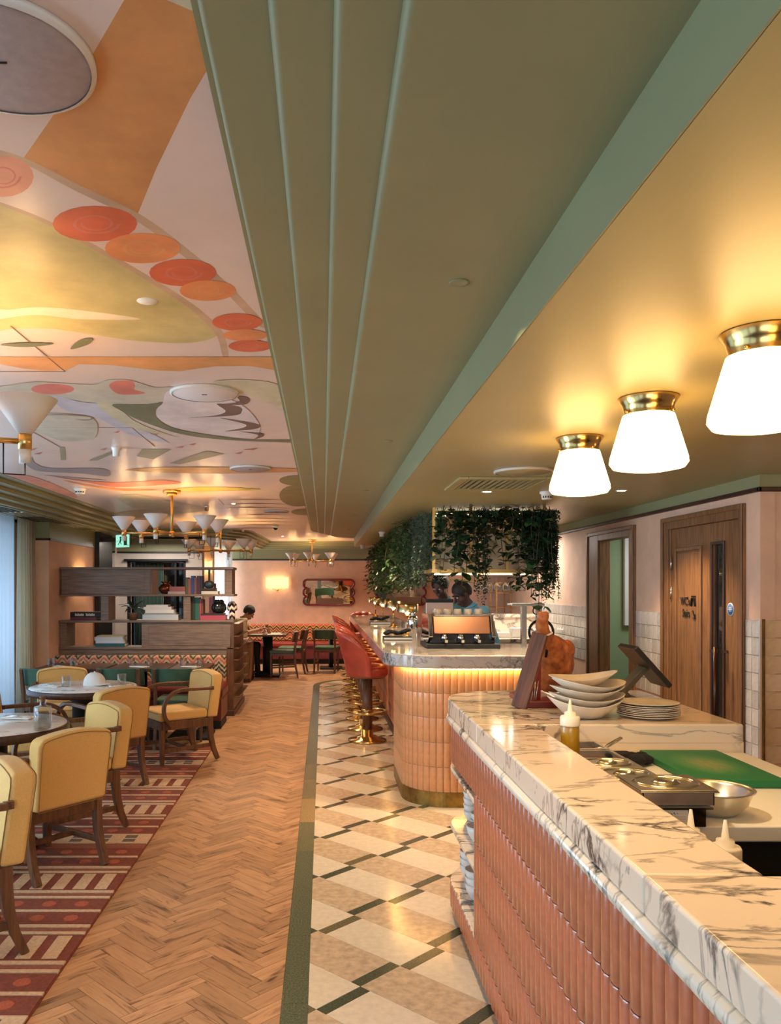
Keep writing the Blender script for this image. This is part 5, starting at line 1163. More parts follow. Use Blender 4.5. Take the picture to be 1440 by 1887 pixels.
m, t, b, N, L = nt('cured_ham'); tc = N('ShaderNodeTexCoord'); n1 = N('ShaderNodeTexNoise', ins={'Scale': 14.0, 'Detail': 6.0, 'Roughness': .65}); L(tc.outputs['Object'], n1.inputs['Vector']); r = N('ShaderNodeValToRGB'); ramp(r, [(.3, lin((96, 42, 20))), (.45, lin((160, 84, 40))), (.6, lin((196, 112, 58))), (.75, lin((206, 150, 92)))]); L(n1.outputs[0], r.inputs[0]); L(r.outputs[0], b.inputs['Base Color']); b.inputs['Roughness'].default_value = .36
bp = N('ShaderNodeBump', ins={'Strength': .5, 'Distance': .01}); L(n1.outputs[0], bp.inputs['Height']); L(bp.outputs[0], b.inputs['Normal'])
hm = hb.build('cured_ham', m); hm.location = (.985, 3.66, KZ); rm = hm.modifiers.new('melt', 'REMESH'); rm.mode = 'VOXEL'; rm.voxel_size = .006; sm = hm.modifiers.new('smooth', 'SMOOTH'); sm.iterations = 6
tag(hm, 'whole cured ham with trotter up, held in the red stand', 'ham')
b = MB(); b.tube([(.018 + .036 * math.cos(2 * math.pi * i / 20), .012 + .034 * math.sin(2 * math.pi * i / 20), .322 + .012 * math.cos(2 * math.pi * i / 20)) for i in range(20)], .004, 6, closed=True); b.build('string', M['linen'], hm)
cbd = MB().box(-.036, .036, -.011, .011, 0, .345).build('carving_board', wood('board_walnut', (110, 64, 34), .45, 'z', 12, .35), bevel=.003); cbd.matrix_world = Matrix.Translation((.872, 3.60, KZ + .002)) @ Matrix.Rotation(R_(16), 4, 'Y') @ Matrix.Rotation(R_(-38), 4, 'Z'); tag(cbd, 'dark wooden carving board leaning against the ham stand', 'board')
def tumbler(x, y, z, label, grp, h=.085, r=.036):
    return tag(MB().lathe([(0, 0), (r * .88, 0), (r * .93, .004), (r, h), (r - .003, h), (r * .86, .012), (0, .012)], c=(x, y, z), n=28).build('glass_tumbler', M['tumbler']), label, 'glass', grp)
for k in range(3): tumbler(1.19 + .05 * k, 4.02 + .03 * (k % 2), KZ + .001, ['small glass behind the ham, leftmost of three', 'small glass behind the ham, middle of three', 'small glass behind the ham, rightmost of three'][k], 'glasses behind the ham', .07, .022)
# cups and bowls in the end shelves
def cup(x, y, z, r, h, label, grp):
    return tag(MB().lathe([(0, 0), (r * .55, 0), (r * .6, .004), (r * .88, h * .5), (r, h), (r - .004, h), (r * .82, h * .5), (r * .5, .008), (0, .008)], c=(x, y, z), n=30).build('serving_bowl', M['white']), label, 'bowl', grp)
for i, n in enumerate(('lowest', 'second', 'third', 'topmost')): cup(.735, 3.98, .448 + .030 * i, .046, .05, 'small white cup in the tall stack on the middle end shelf, %s' % n, 'tall cup stack on the middle shelf')
cup(.712, 3.64, .448, .068, .075, 'wide white bowl at the front of the middle end shelf', 'bowls on the middle end shelf'); cup(.74, 3.82, .448, .045, .05, 'lower small white bowl between the wide bowl and the cup stack', 'bowls on the middle end shelf'); cup(.74, 3.82, .480, .045, .05, 'upper small white bowl between the wide bowl and the cup stack', 'bowls on the middle end shelf')
for i, n in enumerate(('lowest', 'middle', 'topmost')): cup(.722, 3.95, .173 + .034 * i, .056, .07, 'white bowl in the rear stack on the lowest end shelf, %s' % n, 'rear bowl stack on the lowest shelf'); cup(.708, 3.69, .173 + .032 * i, .062, .072, 'white bowl in the front stack on the lowest end shelf, %s' % n, 'front bowl stack on the lowest shelf')
for i, n in enumerate(('lower', 'upper')): cup(.725, 3.49, .173 + .028 * i, .05, .055, '%s small white bowl next to the shelf end, lowest shelf' % n, 'bowls by the shelf end')
# ---------------------------------------------------------------- on the bar
def bar_lamp():
    t = thing('table_lamp', '', 'lamp', group='brass lamps along the bar')
    MB().lathe([(0, 0), (.062, 0), (.062, .012), (.04, .016), (.03, .028), (.012, .034), (.009, .05), (0, .05)], n=28).build('base', M['brass'], t); MB().cyl((0, 0, 0), .008, .04, .205, 12).build('stem', M['brass'], t)
    MB().lathe([(.014, .19), (.03, .2), (.03, .206), (0, .208)], n=20).build('socket', M['brass'], t)
    for k in range(4): a = .5 + k * 1.571; MB().tube([(.01 * math.cos(a), .01 * math.sin(a), .205), (.05 * math.cos(a), .05 * math.sin(a), .235)], .006, 6).build('arm', M['brass'], t)
    MB().ball((0, 0, .232), .024, 14).build('bulb', emis('bar_bulb', (255, 216, 150), 30), t)
    MB().lathe([(.110, .238), (.110, .312), (.104, .318), (0, .318), (0, .315), (.103, .315), (.107, .311), (.107, .238)], n=44, cap=False).build('shade', mat('brushed_brass_shade', (206, 180, 128), .22, 1), t)
    return t
b0 = bar_lamp()
for i, (y, l) in enumerate([(8.0, 'nearest brass table lamp with a drum shade on the bar'), (9.7, 'second brass table lamp along the bar top'), (11.4, 'third brass table lamp along the bar top'), (13.0, 'farthest brass table lamp on the bar')]):
    if i == 0: b0.location = (.835, y, BZ); b0['label'] = l
    else: dup(b0, (.84, y, BZ), .3 * i, l)
def tray(x, y, l1, l2):
    o = MB().box(-.13, .13, -.10, .10, 0, .028).build('menu_book', mat('menu_cover', (40, 30, 28), .5), bevel=.003); o.location = (x, y, BZ); tag(o, l1, 'menu'); MB().box(-.127, .132, -.103, .097, .006, .022).build('pages', M['paper'], o)
    g = MB()
    for k in range(7): g.ball((-.1 + .033 * k, .02 * math.sin(k * 2), .046 + .012 * math.sin(k * 1.3) + .003 * k), .03, 10, sc=(1.2, 1.6, .6))
    q = g.build('napkin_roll', mat('black_napkin', (18, 17, 20), .7, bump=.5, bs=60)); q.location = (x, y, BZ + .012); rm = q.modifiers.new('melt', 'REMESH'); rm.mode = 'VOXEL'; rm.voxel_size = .008; sm = q.modifiers.new('smooth', 'SMOOTH'); sm.iterations = 4; tag(q, l2, 'napkin')
tray(.685, 7.5, 'dark menu with cream pages on the bar beside the nearest lamp', 'folded black napkin on the menu nearest the bar corner'); tray(.74, 10.6, 'second menu lying farther along the bar', 'folded black napkin on the farther bar menu')
def bottle(x, y, z, r, h, label, grp, m=None):
    t = thing('glass_bottle', label, 'bottle', (x, y, z), 0, grp)
    MB().lathe([(0, 0), (r, 0), (r * 1.02, .006), (r * 1.02, h * .62), (r * .8, h * .7), (r * .4, h * .76), (r * .36, h * .9), (r * .5, h * .91), (r * .5, h * .94), (r * .3, h * .94), (r * .3, h * .78), (r * .9, h * .60), (r * .92, .014), (0, .014)], n=28).build('body', m or M['tumbler'], t)
    MB().cyl((0, 0, 0), r * .34, h * .90, h * 1.0, 14).build('stopper', mat('cork', (166, 120, 76), .8), t); return t
for k, (dx, dy) in enumerate(((0, 0), (.085, .05), (.15, -.02), (.045, .12))): bottle(.90 + dx, 7.0 + dy - .35, BZ + .001, .036, .24, ['clear carafe at the left of the group on the bar front', 'clear carafe behind the front two on the bar', 'clear carafe at the right beside the coffee machine', 'clear carafe at the back of the bar group'][k], 'glass carafes on the bar front')
sk = thing('cocktail_shaker', 'steel cocktail shaker behind the glass carafes', 'shaker', (.86, 7.75, BZ)); MB().lathe([(0, 0), (.04, 0), (.05, .17), (.035, .21), (0, .215)], n=28).build('body', M['chrome'], sk); MB().lathe([(0, .21), (.022, .212), (.022, .24), (0, .25)], n=20).build('cap', M['chrome'], sk)
sk2 = thing('milk_jug', 'steel milk jug with a black handle beside the carafes', 'jug', (.945, 7.35, BZ)); MB().lathe([(0, 0), (.055, 0), (.06, .03), (.045, .12), (.05, .15), (.046, .15), (.04, .12), (.05, .02), (0, .02)], n=28).build('body', M['chrome'], sk2); MB().tube([(.045, 0, .13), (.09, 0, .12), (.09, 0, .05), (.055, 0, .035)], .007, 6).build('handle', M['dark'], sk2)
# coffee machine
cm = thing('coffee_machine', 'copper fronted coffee machine on a black base with cups along its top', 'coffee machine', (1.10, 6.55, BZ))
MB().box(-.28, .30, -.17, .30, .0, .035).build('drip_tray', M['dark'], cm, bevel=.006); MB().box(-.24, .28, -.06, .30, .035, .12).build('base', mat('machine_black', (30, 28, 28), .25), cm, bevel=.006)
b = MB(); b.xprism([(-.10, .11), (-.04, .255), (.30, .255), (.30, .11)], -.22, .24); b.build('body', mat('copper_panel', (112, 76, 54), .36, .8), cm, bevel=.01)
b = MB(); b.xprism([(-.13, .09), (-.05, .27), (.31, .27), (.31, .04), (-.02, .04)], .242, .275); b.build('side_panel', M['chrome'], cm, bevel=.006); b = MB(); b.xprism([(-.13, .09), (-.05, .27), (.31, .27), (.31, .04), (-.02, .04)], -.26, -.225); b.build('side_panel', M['chrome'], cm, bevel=.006)
MB().box(-.2, .22, -.03, .30, .256, .262).build('cup_rail', M['steel'], cm)
for k in range(3): MB().cyl((-.13 + .13 * k, -.07, 0), .03, .055, .11, 16).bar((-.13 + .13 * k, -.08, .07), (-.13 + .13 * k, -.19, .06), .022).build('group_head', M['chrome'], cm)
for k in range(5):
    q = MB().lathe([(0, .045), (.026, .045), (.03, .04), (.04, 0), (.036, 0), (.026, .038), (0, .04)], c=(1.10 - .17 + .085 * k, 6.62, BZ + .263), n=22).build('coffee_cup', mat('cup_grey', (150, 138, 124), .4)); tag(q, 'upturned grey cup on the coffee machine, %s from the left' % ('first', 'second', 'third', 'fourth', 'fifth')[k], 'cup', 'cups on the coffee machine')
mn = thing('till_screen', 'small monitor with a black top edge behind the coffee machine', 'monitor', (.985, 7.05 - .2, BZ)); MB().box(-.03, .03, -.05, .05, 0, .16).build('stand', M['steel'], mn); MB().box(-.115, .115, -.012, .012, .16, .375).build('screen', mat('screen_rose', (190, 160, 146), .15), mn, bevel=.004); MB().box(-.118, .118, -.014, .014, .355, .385).build('bezel', M['dark'], mn)
# steel gantry at the bar's right end, with a jar on it
gt = thing('steel_gantry', 'steel pass shelf on square posts at the right end of the bar', 'shelf', (1.74, 6.86, BZ))
for x in (-.04, .09): MB().box(x - .02, x + .02, -.03, .03, 0, .33).build('post', M['steel'], gt)
MB().box(-.16, .115, -.09, .085, .33, .35).build('shelf', M['steel'], gt, bevel=.003)
jr = thing('glass_jar', 'clear ribbed glass jar standing on the steel pass shelf', 'jar', (1.82, 6.83, BZ + .351)); MB().lathe([(0, 0), (.034, 0), (.034, .008), (.026, .014), (.03, .09), (.036, .11), (.02, .135), (0, .14)], n=14, smooth=False).build('body', M['tumbler'], jr); MB().lathe([(0, 0), (.04, 0), (.04, .006), (0, .006)], n=20).build('foot', M['chrome'], jr); MB().ball((0, 0, .15), .012, 10).build('knob', M['chrome'], jr)
sc_ = thing('kitchen_scissors', 'steel and black scissors hanging by the pass shelf behind the ham', 'scissors', (1.755, 6.72, BZ + .20))
for s in (0, 1): MB().tube([(.10 - .085 * s + .026 * math.cos(2 * math.pi * i / 20), 0, .09 + .030 * math.sin(2 * math.pi * i / 20)) for i in range(20)], .005, 6, closed=True).bar((.09 - .06 * s, 0, .06), (.05 + .01 * s, 0, 0), .012, .005).bar((.05, 0, .01), (.045 + .015 * s, 0, -.1), .014, .003).build('blade', M['steel'] if s == 0 else M['dark'], sc_)
MB().bar((.05, .0, -.2), (.05, .0, -.1), .08, .06).build('holder', M['dark'], sc_)
# back counter and things on it
bc = thing('back_counter', 'white kitchen counter with marble upstand along the right wall behind the bar', 'counter', (0, 0, 0))
MB().box(1.95, 2.62, 9.2, 12.6, .06, .96).build('body', mat('counter_white', (222, 216, 208), .4), bc, bevel=.004); MB().box(1.9, 2.63, 9.15, 12.65, .96, 1.0).build('worktop', M['marble'], bc, bevel=.004); MB().box(2.0, 2.62, 9.9, 9.95, 1.0, 1.22).box(2.0, 2.62, 9.88, 10.0, 1.22, 1.26).build('upstand', M['marble'], bc)
light('kitchen_lamp', 'AREA', (2.2, 9.4, 2.2), 16, (1, .95, .86), .5)
for k, (x, l) in enumerate(((2.08, 'white rectangular dish'), (2.3, 'square white tub'), (2.5, 'small steel pot'))):
    o = (MB().lathe([(0, 0), (.06, 0), (.065, .1), (.058, .1), (.055, .01), (0, .01)], n=24) if k == 2 else MB().box(-.1, .1, -.07, .07, 0, .06 + .05 * k)).build('kitchen_tub', M['steel'] if k == 2 else M['white'], bevel=.01 if k < 2 else 0); o.location = (x, 9.5, 1.001); tag(o, l + ' on the kitchen counter behind the bar', 'container')
bs = thing('brass_shelf', 'slim brass wall shelf unit beyond the bar on the right wall', 'shelf', (2.5, 11.4, 1.0))
for x in (-.1, .1):
    for y in (-.2, .2): MB().box(x - .008, x + .008, y - .008, y + .008, 0, .65).build('post', M['brass'], bs)
for z in (.3, .5, .64): MB().box(-.11, .11, -.21, .21, z, z + .012).build('shelf', M['brass'], bs)
# ---------------------------------------------------------------- hanging rack and plants above the bar
RG = sheer('reeded_glass', (214, 216, 200), .45)
rk = thing('hanging_rack', 'brass framed rack with reeded glass hung from the low ceiling over the bar', 'rack', (0, 0, 0))
MB().box(.93, 1.92, 6.92, 7.5, 1.715, 1.745).build('shelf', M['gold'], rk); MB().box(.93, 1.25, 7.5, 13.3, 1.715, 1.745).build('shelf', M['gold'], rk)
MB().box(1.25, 1.95, 9.6, 10.0, 1.655, 1.685).build('shelf', M['gold'], rk)
for x, y in ((.95, 6.95), (1.27, 6.95), (1.58, 6.95), (1.90, 6.95), (1.90, 7.47), (.95, 9.2), (.95, 11.2), (.95, 13.2), (1.9, 9.8)): MB().box(x - .012, x + .012, y - .012, y + .012, 1.66 if y == 9.8 else 1.72, ZL).build('post', M['gold'], rk)
for x0, x1 in ((.965, 1.255), (1.285, 1.565), (1.595, 1.885)):
    n = 28; b = MB(); vs_ = []
    for i in range(n + 1): x = x0 + (x1 - x0) * i / n; vs_ += [(x, 6.96 + .005 * (i % 2), 1.745), (x, 6.96 + .005 * (i % 2), 2.06)]
    b.add(vs_, [(2 * i, 2 * i + 2, 2 * i + 3, 2 * i + 1) for i in range(n)], 0, True); b.build('pane', RG, rk); MB().box(x0, x1, 6.94, 6.98, 2.06, 2.075).build('rail', M['gold'], rk)
MB().box(1.86, 1.89, 6.99, 7.45, 1.745, 2.06).build('pane', RG, rk)
MB().box(1.0, 1.85, 7.2, 7.3, 1.700, 1.712).build('glow_strip', emis('rack_glow', (255, 220, 160), 2.5), rk)
MB().box(1.0, 1.85, 7.3, 7.36, 2.235, 2.255).build('glow_strip', emis('rack_top_glow', (255, 236, 200), 4), rk); MB().box(1.0, 1.85, 7.28, 7.38, 2.255, 2.276).build('glow_strip_rail', M['gold'], rk)  # upper strip and its rail added to brighten the reeded panes
for k in range(6):
    x, y = 1.42 + .078 * k, 7.36; q = MB().lathe([(.03, 0), (.03, -.003), (.004, -.008), (.004, -.07), (.03, -.09), (.036, -.13), (.03, -.16), (.028, -.16), (.033, -.13), (.027, -.093), (0, -.078)], c=(x, y, 1.714), n=18).build('wine_glass', M['tumbler']); tag(q, 'wine glass hanging under the rack, %s from the left' % ('first', 'second', 'third', 'fourth', 'fifth', 'sixth')[k], 'glass', 'wine glasses hanging under the rack')
def leafpts(c, d, up, L_, w):
    s = d.cross(up)
    if s.length < 1e-3: s = Vector((1, 0, 0))
    s.normalize(); n = s.cross(d).normalized()
    return [c, c + d * L_ * .35 - s * w * .5 + n * L_ * .08, c + d * L_ * .75 - s * w * .36 + n * L_ * .05, c + d * L_, c + d * L_ * .75 + s * w * .36 + n * L_ * .05, c + d * L_ * .35 + s * w * .5 + n * L_ * .08, c + d * L_ * .4 - n * L_ * .02]
LF = [(0, 1, 6), (1, 2, 6), (2, 3, 6), (3, 4, 6), (4, 5, 6), (5, 0, 6)]
LQ = [(0, 1, 3), (1, 2, 3)]
def hanging(name, label, x0, x1, y0, y1, zt, zb, n_str, ll, lw, m, big=0, bigm=None, sway=.12, dens=.035, out=(0, 0), vary=.35):
    t = thing(name, label, 'plant', ((x0 + x1) / 2, (y0 + y1) / 2, 0), 0, 'hanging plants above the bar'); cx, cy = t.location.x, t.location.y
    g = MB(); st = MB(); bigs = []; cand = []
    for i in range(n_str):
        x, y = rng.uniform(x0, x1) - cx, rng.uniform(y0, y1) - cy; zend = zb + (zt - zb) * vary * rng.random() ** 1.2
        a = rng.uniform(0, 6.28); sw = sway * rng.random(); ox, oy = sw * math.cos(a) + out[0] * rng.random(), sw * math.sin(a) + out[1] * rng.random()
        k = max(3, int((zt - zend) / dens)); pts = []
        for j in range(k + 1):
            u = j / k; h = math.sin(min(1, u * 1.6) * math.pi / 2)
            p = Vector((x + ox * h + .012 * math.sin(9 * u + i), y + oy * h + .012 * math.cos(8 * u + i), zt - (zt - zend) * u ** 1.15)); pts.append(p)
            if j == 0: continue
            for q in range(2 if ll < .05 else 1):
                an = rng.uniform(0, 6.28); d = Vector((math.cos(an), math.sin(an), rng.uniform(-1.1, .15))).normalized(); s = rng.uniform(.7, 1.2)
                if big and rng.random() < .8: cand.append((p, d, s))
                pp = leafpts(p, d, Vector((0, 0, 1)), ll * s, lw * s)
                g.add(pp, LF, 0, True) if ll > .045 else g.add([pp[0], pp[1], pp[3], pp[5]], [(0, 1, 2), (0, 2, 3)], 0, True)
        if i % 3 == 0: st.tube(pts[:: max(1, len(pts) // 8)], .0028, 4)
    st.build('stems', M['stem'], t, kind='stuff'); g.build('foliage', m, t, kind='stuff')
    rng.shuffle(cand)
    for p, d, s in cand[:big]:
        b = MB(); b.add(leafpts(Vector(), d, Vector((0, 0, 1)), .105 * s, .085 * s), LF, 0, True); o = b.build('leaf', bigm or m, t); o.location = p
    return t
sd = [(7.55, 1.60), (8.35, 1.60), (9.25, 1.57), (10.2, 1.55), (11.2, 1.53), (12.2, 1.50), (13.1, 1.48)]
nm = ['trailing small-leaved grey-green plant at the near left corner of the rack', 'bushy green hanging plant, second along the left of the rack', 'bushy green hanging plant, third along the left of the rack', 'bushy green hanging plant, fourth along the left of the rack', 'bushy green hanging plant, fifth along the left of the rack', 'bushy green hanging plant, sixth along the left of the rack', 'bushy green hanging plant at the far left end of the rack']
for i, (y, zb) in enumerate(sd):
    if i == 0: hanging('hanging_plant', nm[0], .86, 1.1, y - .4, y + .4, 2.27, zb, 70, .034, .02, M['leaf_grey'], dens=.022, out=(-.06, 0))
    else: hanging('hanging_plant', nm[i], .80, 1.12, y - .5, y + .5, 2.27, zb, 62, .085, .045, M['leaf'], dens=.05, out=(-.06, 0))
hanging('hanging_pothos', 'dark broad-leaved pothos hanging at the front left of the rack', .98, 1.4, 6.72, 6.98, 2.27, 1.70, 60, .07, .055, M['leaf_dark'], 70, M['leaf_dark'], dens=.055, vary=.85)
hanging('hanging_pothos', 'dark pothos hanging from the middle of the rack front', 1.36, 1.75, 6.72, 6.98, 2.27, 1.78, 56, .07, .055, M['leaf_dark'], 60, M['leaf_dark'], dens=.055, vary=1.0)
hanging('hanging_pothos', 'dark broad-leaved pothos filling the right corner of the rack', 1.64, 1.90, 6.66, 7.1, 2.26, 1.60, 80, .07, .055, M['leaf_dark'], 80, M['leaf_dark'], dens=.055, vary=.6)
hanging('trailing_vine', 'long small-leaved vine hanging at the rack right corner, beside the grey wall', 1.84, 1.96, 6.66, 7.0, 2.24, 1.47, 46, .03, .018, M['leaf_dark'], dens=.018, vary=.3, sway=.06)
hanging('trailing_vine', 'thin vine with tiny leaves hanging in front of the kitchen opening', 1.29, 1.38, 6.74, 6.86, 2.25, 1.45, 16, .032, .018, M['leaf_dark'], dens=.018, vary=.25, sway=.04)
hanging('hanging_pothos', 'pothos trail with large leaves in front of the steel pass shelf', 1.72, 1.84, 6.64, 6.72, 2.2, 1.40, 5, .05, .04, M['leaf_dark'], 16, M['leaf'], dens=.08, vary=.2, sway=.03)
hanging('hanging_pothos', 'short pothos trail hanging over the two staff', 1.10, 1.2, 6.72, 6.80, 2.2, 1.60, 5, .06, .05, M['leaf_dark'], 14, M['leaf'], dens=.09, vary=.3, sway=.04)
# ---------------------------------------------------------------- on the dining tables
tumbler(-2.135, 6.72, TZ + .001, 'empty glass tumbler on the round table, left of the white cap', 'tumblers on the round table', .085, .038); tumbler(-1.72, 6.9, TZ + .001, 'empty glass tumbler on the round table, right of the white cap', 'tumblers on the round table', .085, .038)
cp = thing('baseball_cap', 'white baseball cap resting on the round marble table', 'cap', (-1.93, 6.82, TZ + .001), R_(158))
g = MB(); n = 40; vs_ = []; fs = []; R1 = 8
for i in range(R1 + 1):
    e = math.pi / 2 * i / R1
    for k in range(n): a = 2 * math.pi * k / n; q = 1 - .03 * (abs(math.sin(3 * a)) < .12); vs_.append((.098 * math.cos(e) ** .8 * math.cos(a) * q, .088 * math.cos(e) ** .8 * math.sin(a) * q, .108 * math.sin(e)))
for i in range(R1):
    for k in range(n): a, b = i * n + k, i * n + (k + 1) % n; fs.append((a, b, b + n, a + n))
g.add(vs_, fs, 0, True); g.build('crown', M['linen'], cp); g = MB(); vs_ = []; fs = []
for i in range(13):
    a = R_(-62 + 124 * i / 12); c, s = math.cos(a), math.sin(a); l = .075 * math.cos(a * 1.25) ** .7 if abs(a) < 1.25 else 0
    for z in (.004, .009): vs_ += [(-.094 * c, .086 * s, z + .012), (-(.094 + l) * c, .086 * s, z - .001 + .012 * (1 - (s) ** 2))]
for i in range(12): a = 4 * i; b = a + 4; fs += [(a, a + 1, b + 1, b), (a + 2, b + 2, b + 3, a + 3), (a + 1, a + 3, b + 3, b + 1)]
g.add(vs_, fs, 0, True); g.build('peak', M['linen'], cp); MB().ball((0, 0, .109), .008, 8).build('button', M['linen'], cp)
def cutlery(x, y, z, rz, label, grp=None):
    t = thing('cutlery_set', label, 'cutlery', (x, y, z), rz, grp)
    MB().box(-.05, .05, -.1, .1, 0, .006).build('napkin', M['linen'], t, bevel=.002); MB().tube([(-.015, -.1, .009), (-.015, .03, .009), (-.015, .1, .009)], [.004, .003, .007], 6).build('fork', M['steel'], t); MB().tube([(.015, -.1, .009), (.015, .02, .009), (.015, .1, .009)], [.004, .004, .008], 6).build('knife', M['steel'], t)
cutlery(-2.27, 6.73, TZ + .001, R_(70), 'folded napkin and cutlery at the left of the round table with the cap'); cutlery(-1.68, 6.72, TZ + .001, R_(110), 'white napkin at the right edge of the round table with the cap'); cutlery(-1.93, 5.12, TZ + .001, R_(78), 'knife and napkin behind the water bottle on the near round table')
p = at(79, 1345, z=TZ); wb = thing('water_bottle', 'square-shouldered glass water bottle with a cork stopper on the near round table', 'bottle', (p.x, p.y, TZ + .001))
MB().lathe([(0, 0), (.047, 0), (.05, .004), (.05, .128), (.046, .136), (.018, .142), (.017, .165), (.022, .166), (.022, .176), (.014, .176), (.014, .142), (.044, .130), (.046, .012), (0, .012)], n=36).build('body', M['tumbler'], wb); MB().lathe([(0, .013), (.0455, .013), (.0455, .10), (0, .10)], n=32).build('water', M['water'], wb); MB().cyl((0, 0, 0), .0135, .16, .185, 16).lathe([(0, .184), (.02, .184), (.02, .194), (0, .194)], n=16).build('stopper', mat('cork_dark', (120, 78, 46), .8), wb)
for k, (x, y, l) in enumerate([(-2.86, 8.5, 'glass tumbler on the bench table by the curtain, left one'), (-2.63, 8.5, 'glass tumbler on the bench table by the curtain, right one'), (-2.03, 8.55, 'left glass tumbler on the middle bench table'), (-1.83, 8.55, 'right glass tumbler on the middle bench table'), (-1.48, 8.55, 'left glass tumbler on the end bench table'), (-1.30, 8.55, 'right glass tumbler on the end bench table')]): tumbler(x, y, .751, l, 'tumblers on the bench tables', .09, .036)
for x, l in ((-2.74, 'by the curtain'), (-1.93, 'in the middle'), (-1.39, 'at the bench end')): cutlery(x, 8.48, .751, R_(60), 'napkin and cutlery on the bench table ' + l, 'table settings on the bench tables')
for k, (x, y, l) in enumerate([(-1.2, 14.2, 'pale paper place mat nearest the seated person on the far table'), (-.85, 14.2, 'pale paper place mat at the chair side of the far table'), (-.9, 14.55, 'pale paper place mat at the rear of the far table')]): o = MB().box(-.13, .13, -.1, .1, 0, .004).build('place_mat', M['paper']); o.location = (x, y, .751); tag(o, l, 'place mat', 'place mats on the far table')
tumbler(-1.04, 14.5, .751, 'glass tumbler on the far table in front of the seated person', 'far glasses'); o = MB().box(-.06, .06, -.004, .004, 0, .17).build('menu_card', M['walnut']); o.matrix_world = Matrix.Translation((-.96, 14.38, .751)) @ Matrix.Rotation(R_(-18), 4, 'X'); o.rotation_euler.z = R_(70); tag(o, 'small upright brown menu card on the far table', 'menu')
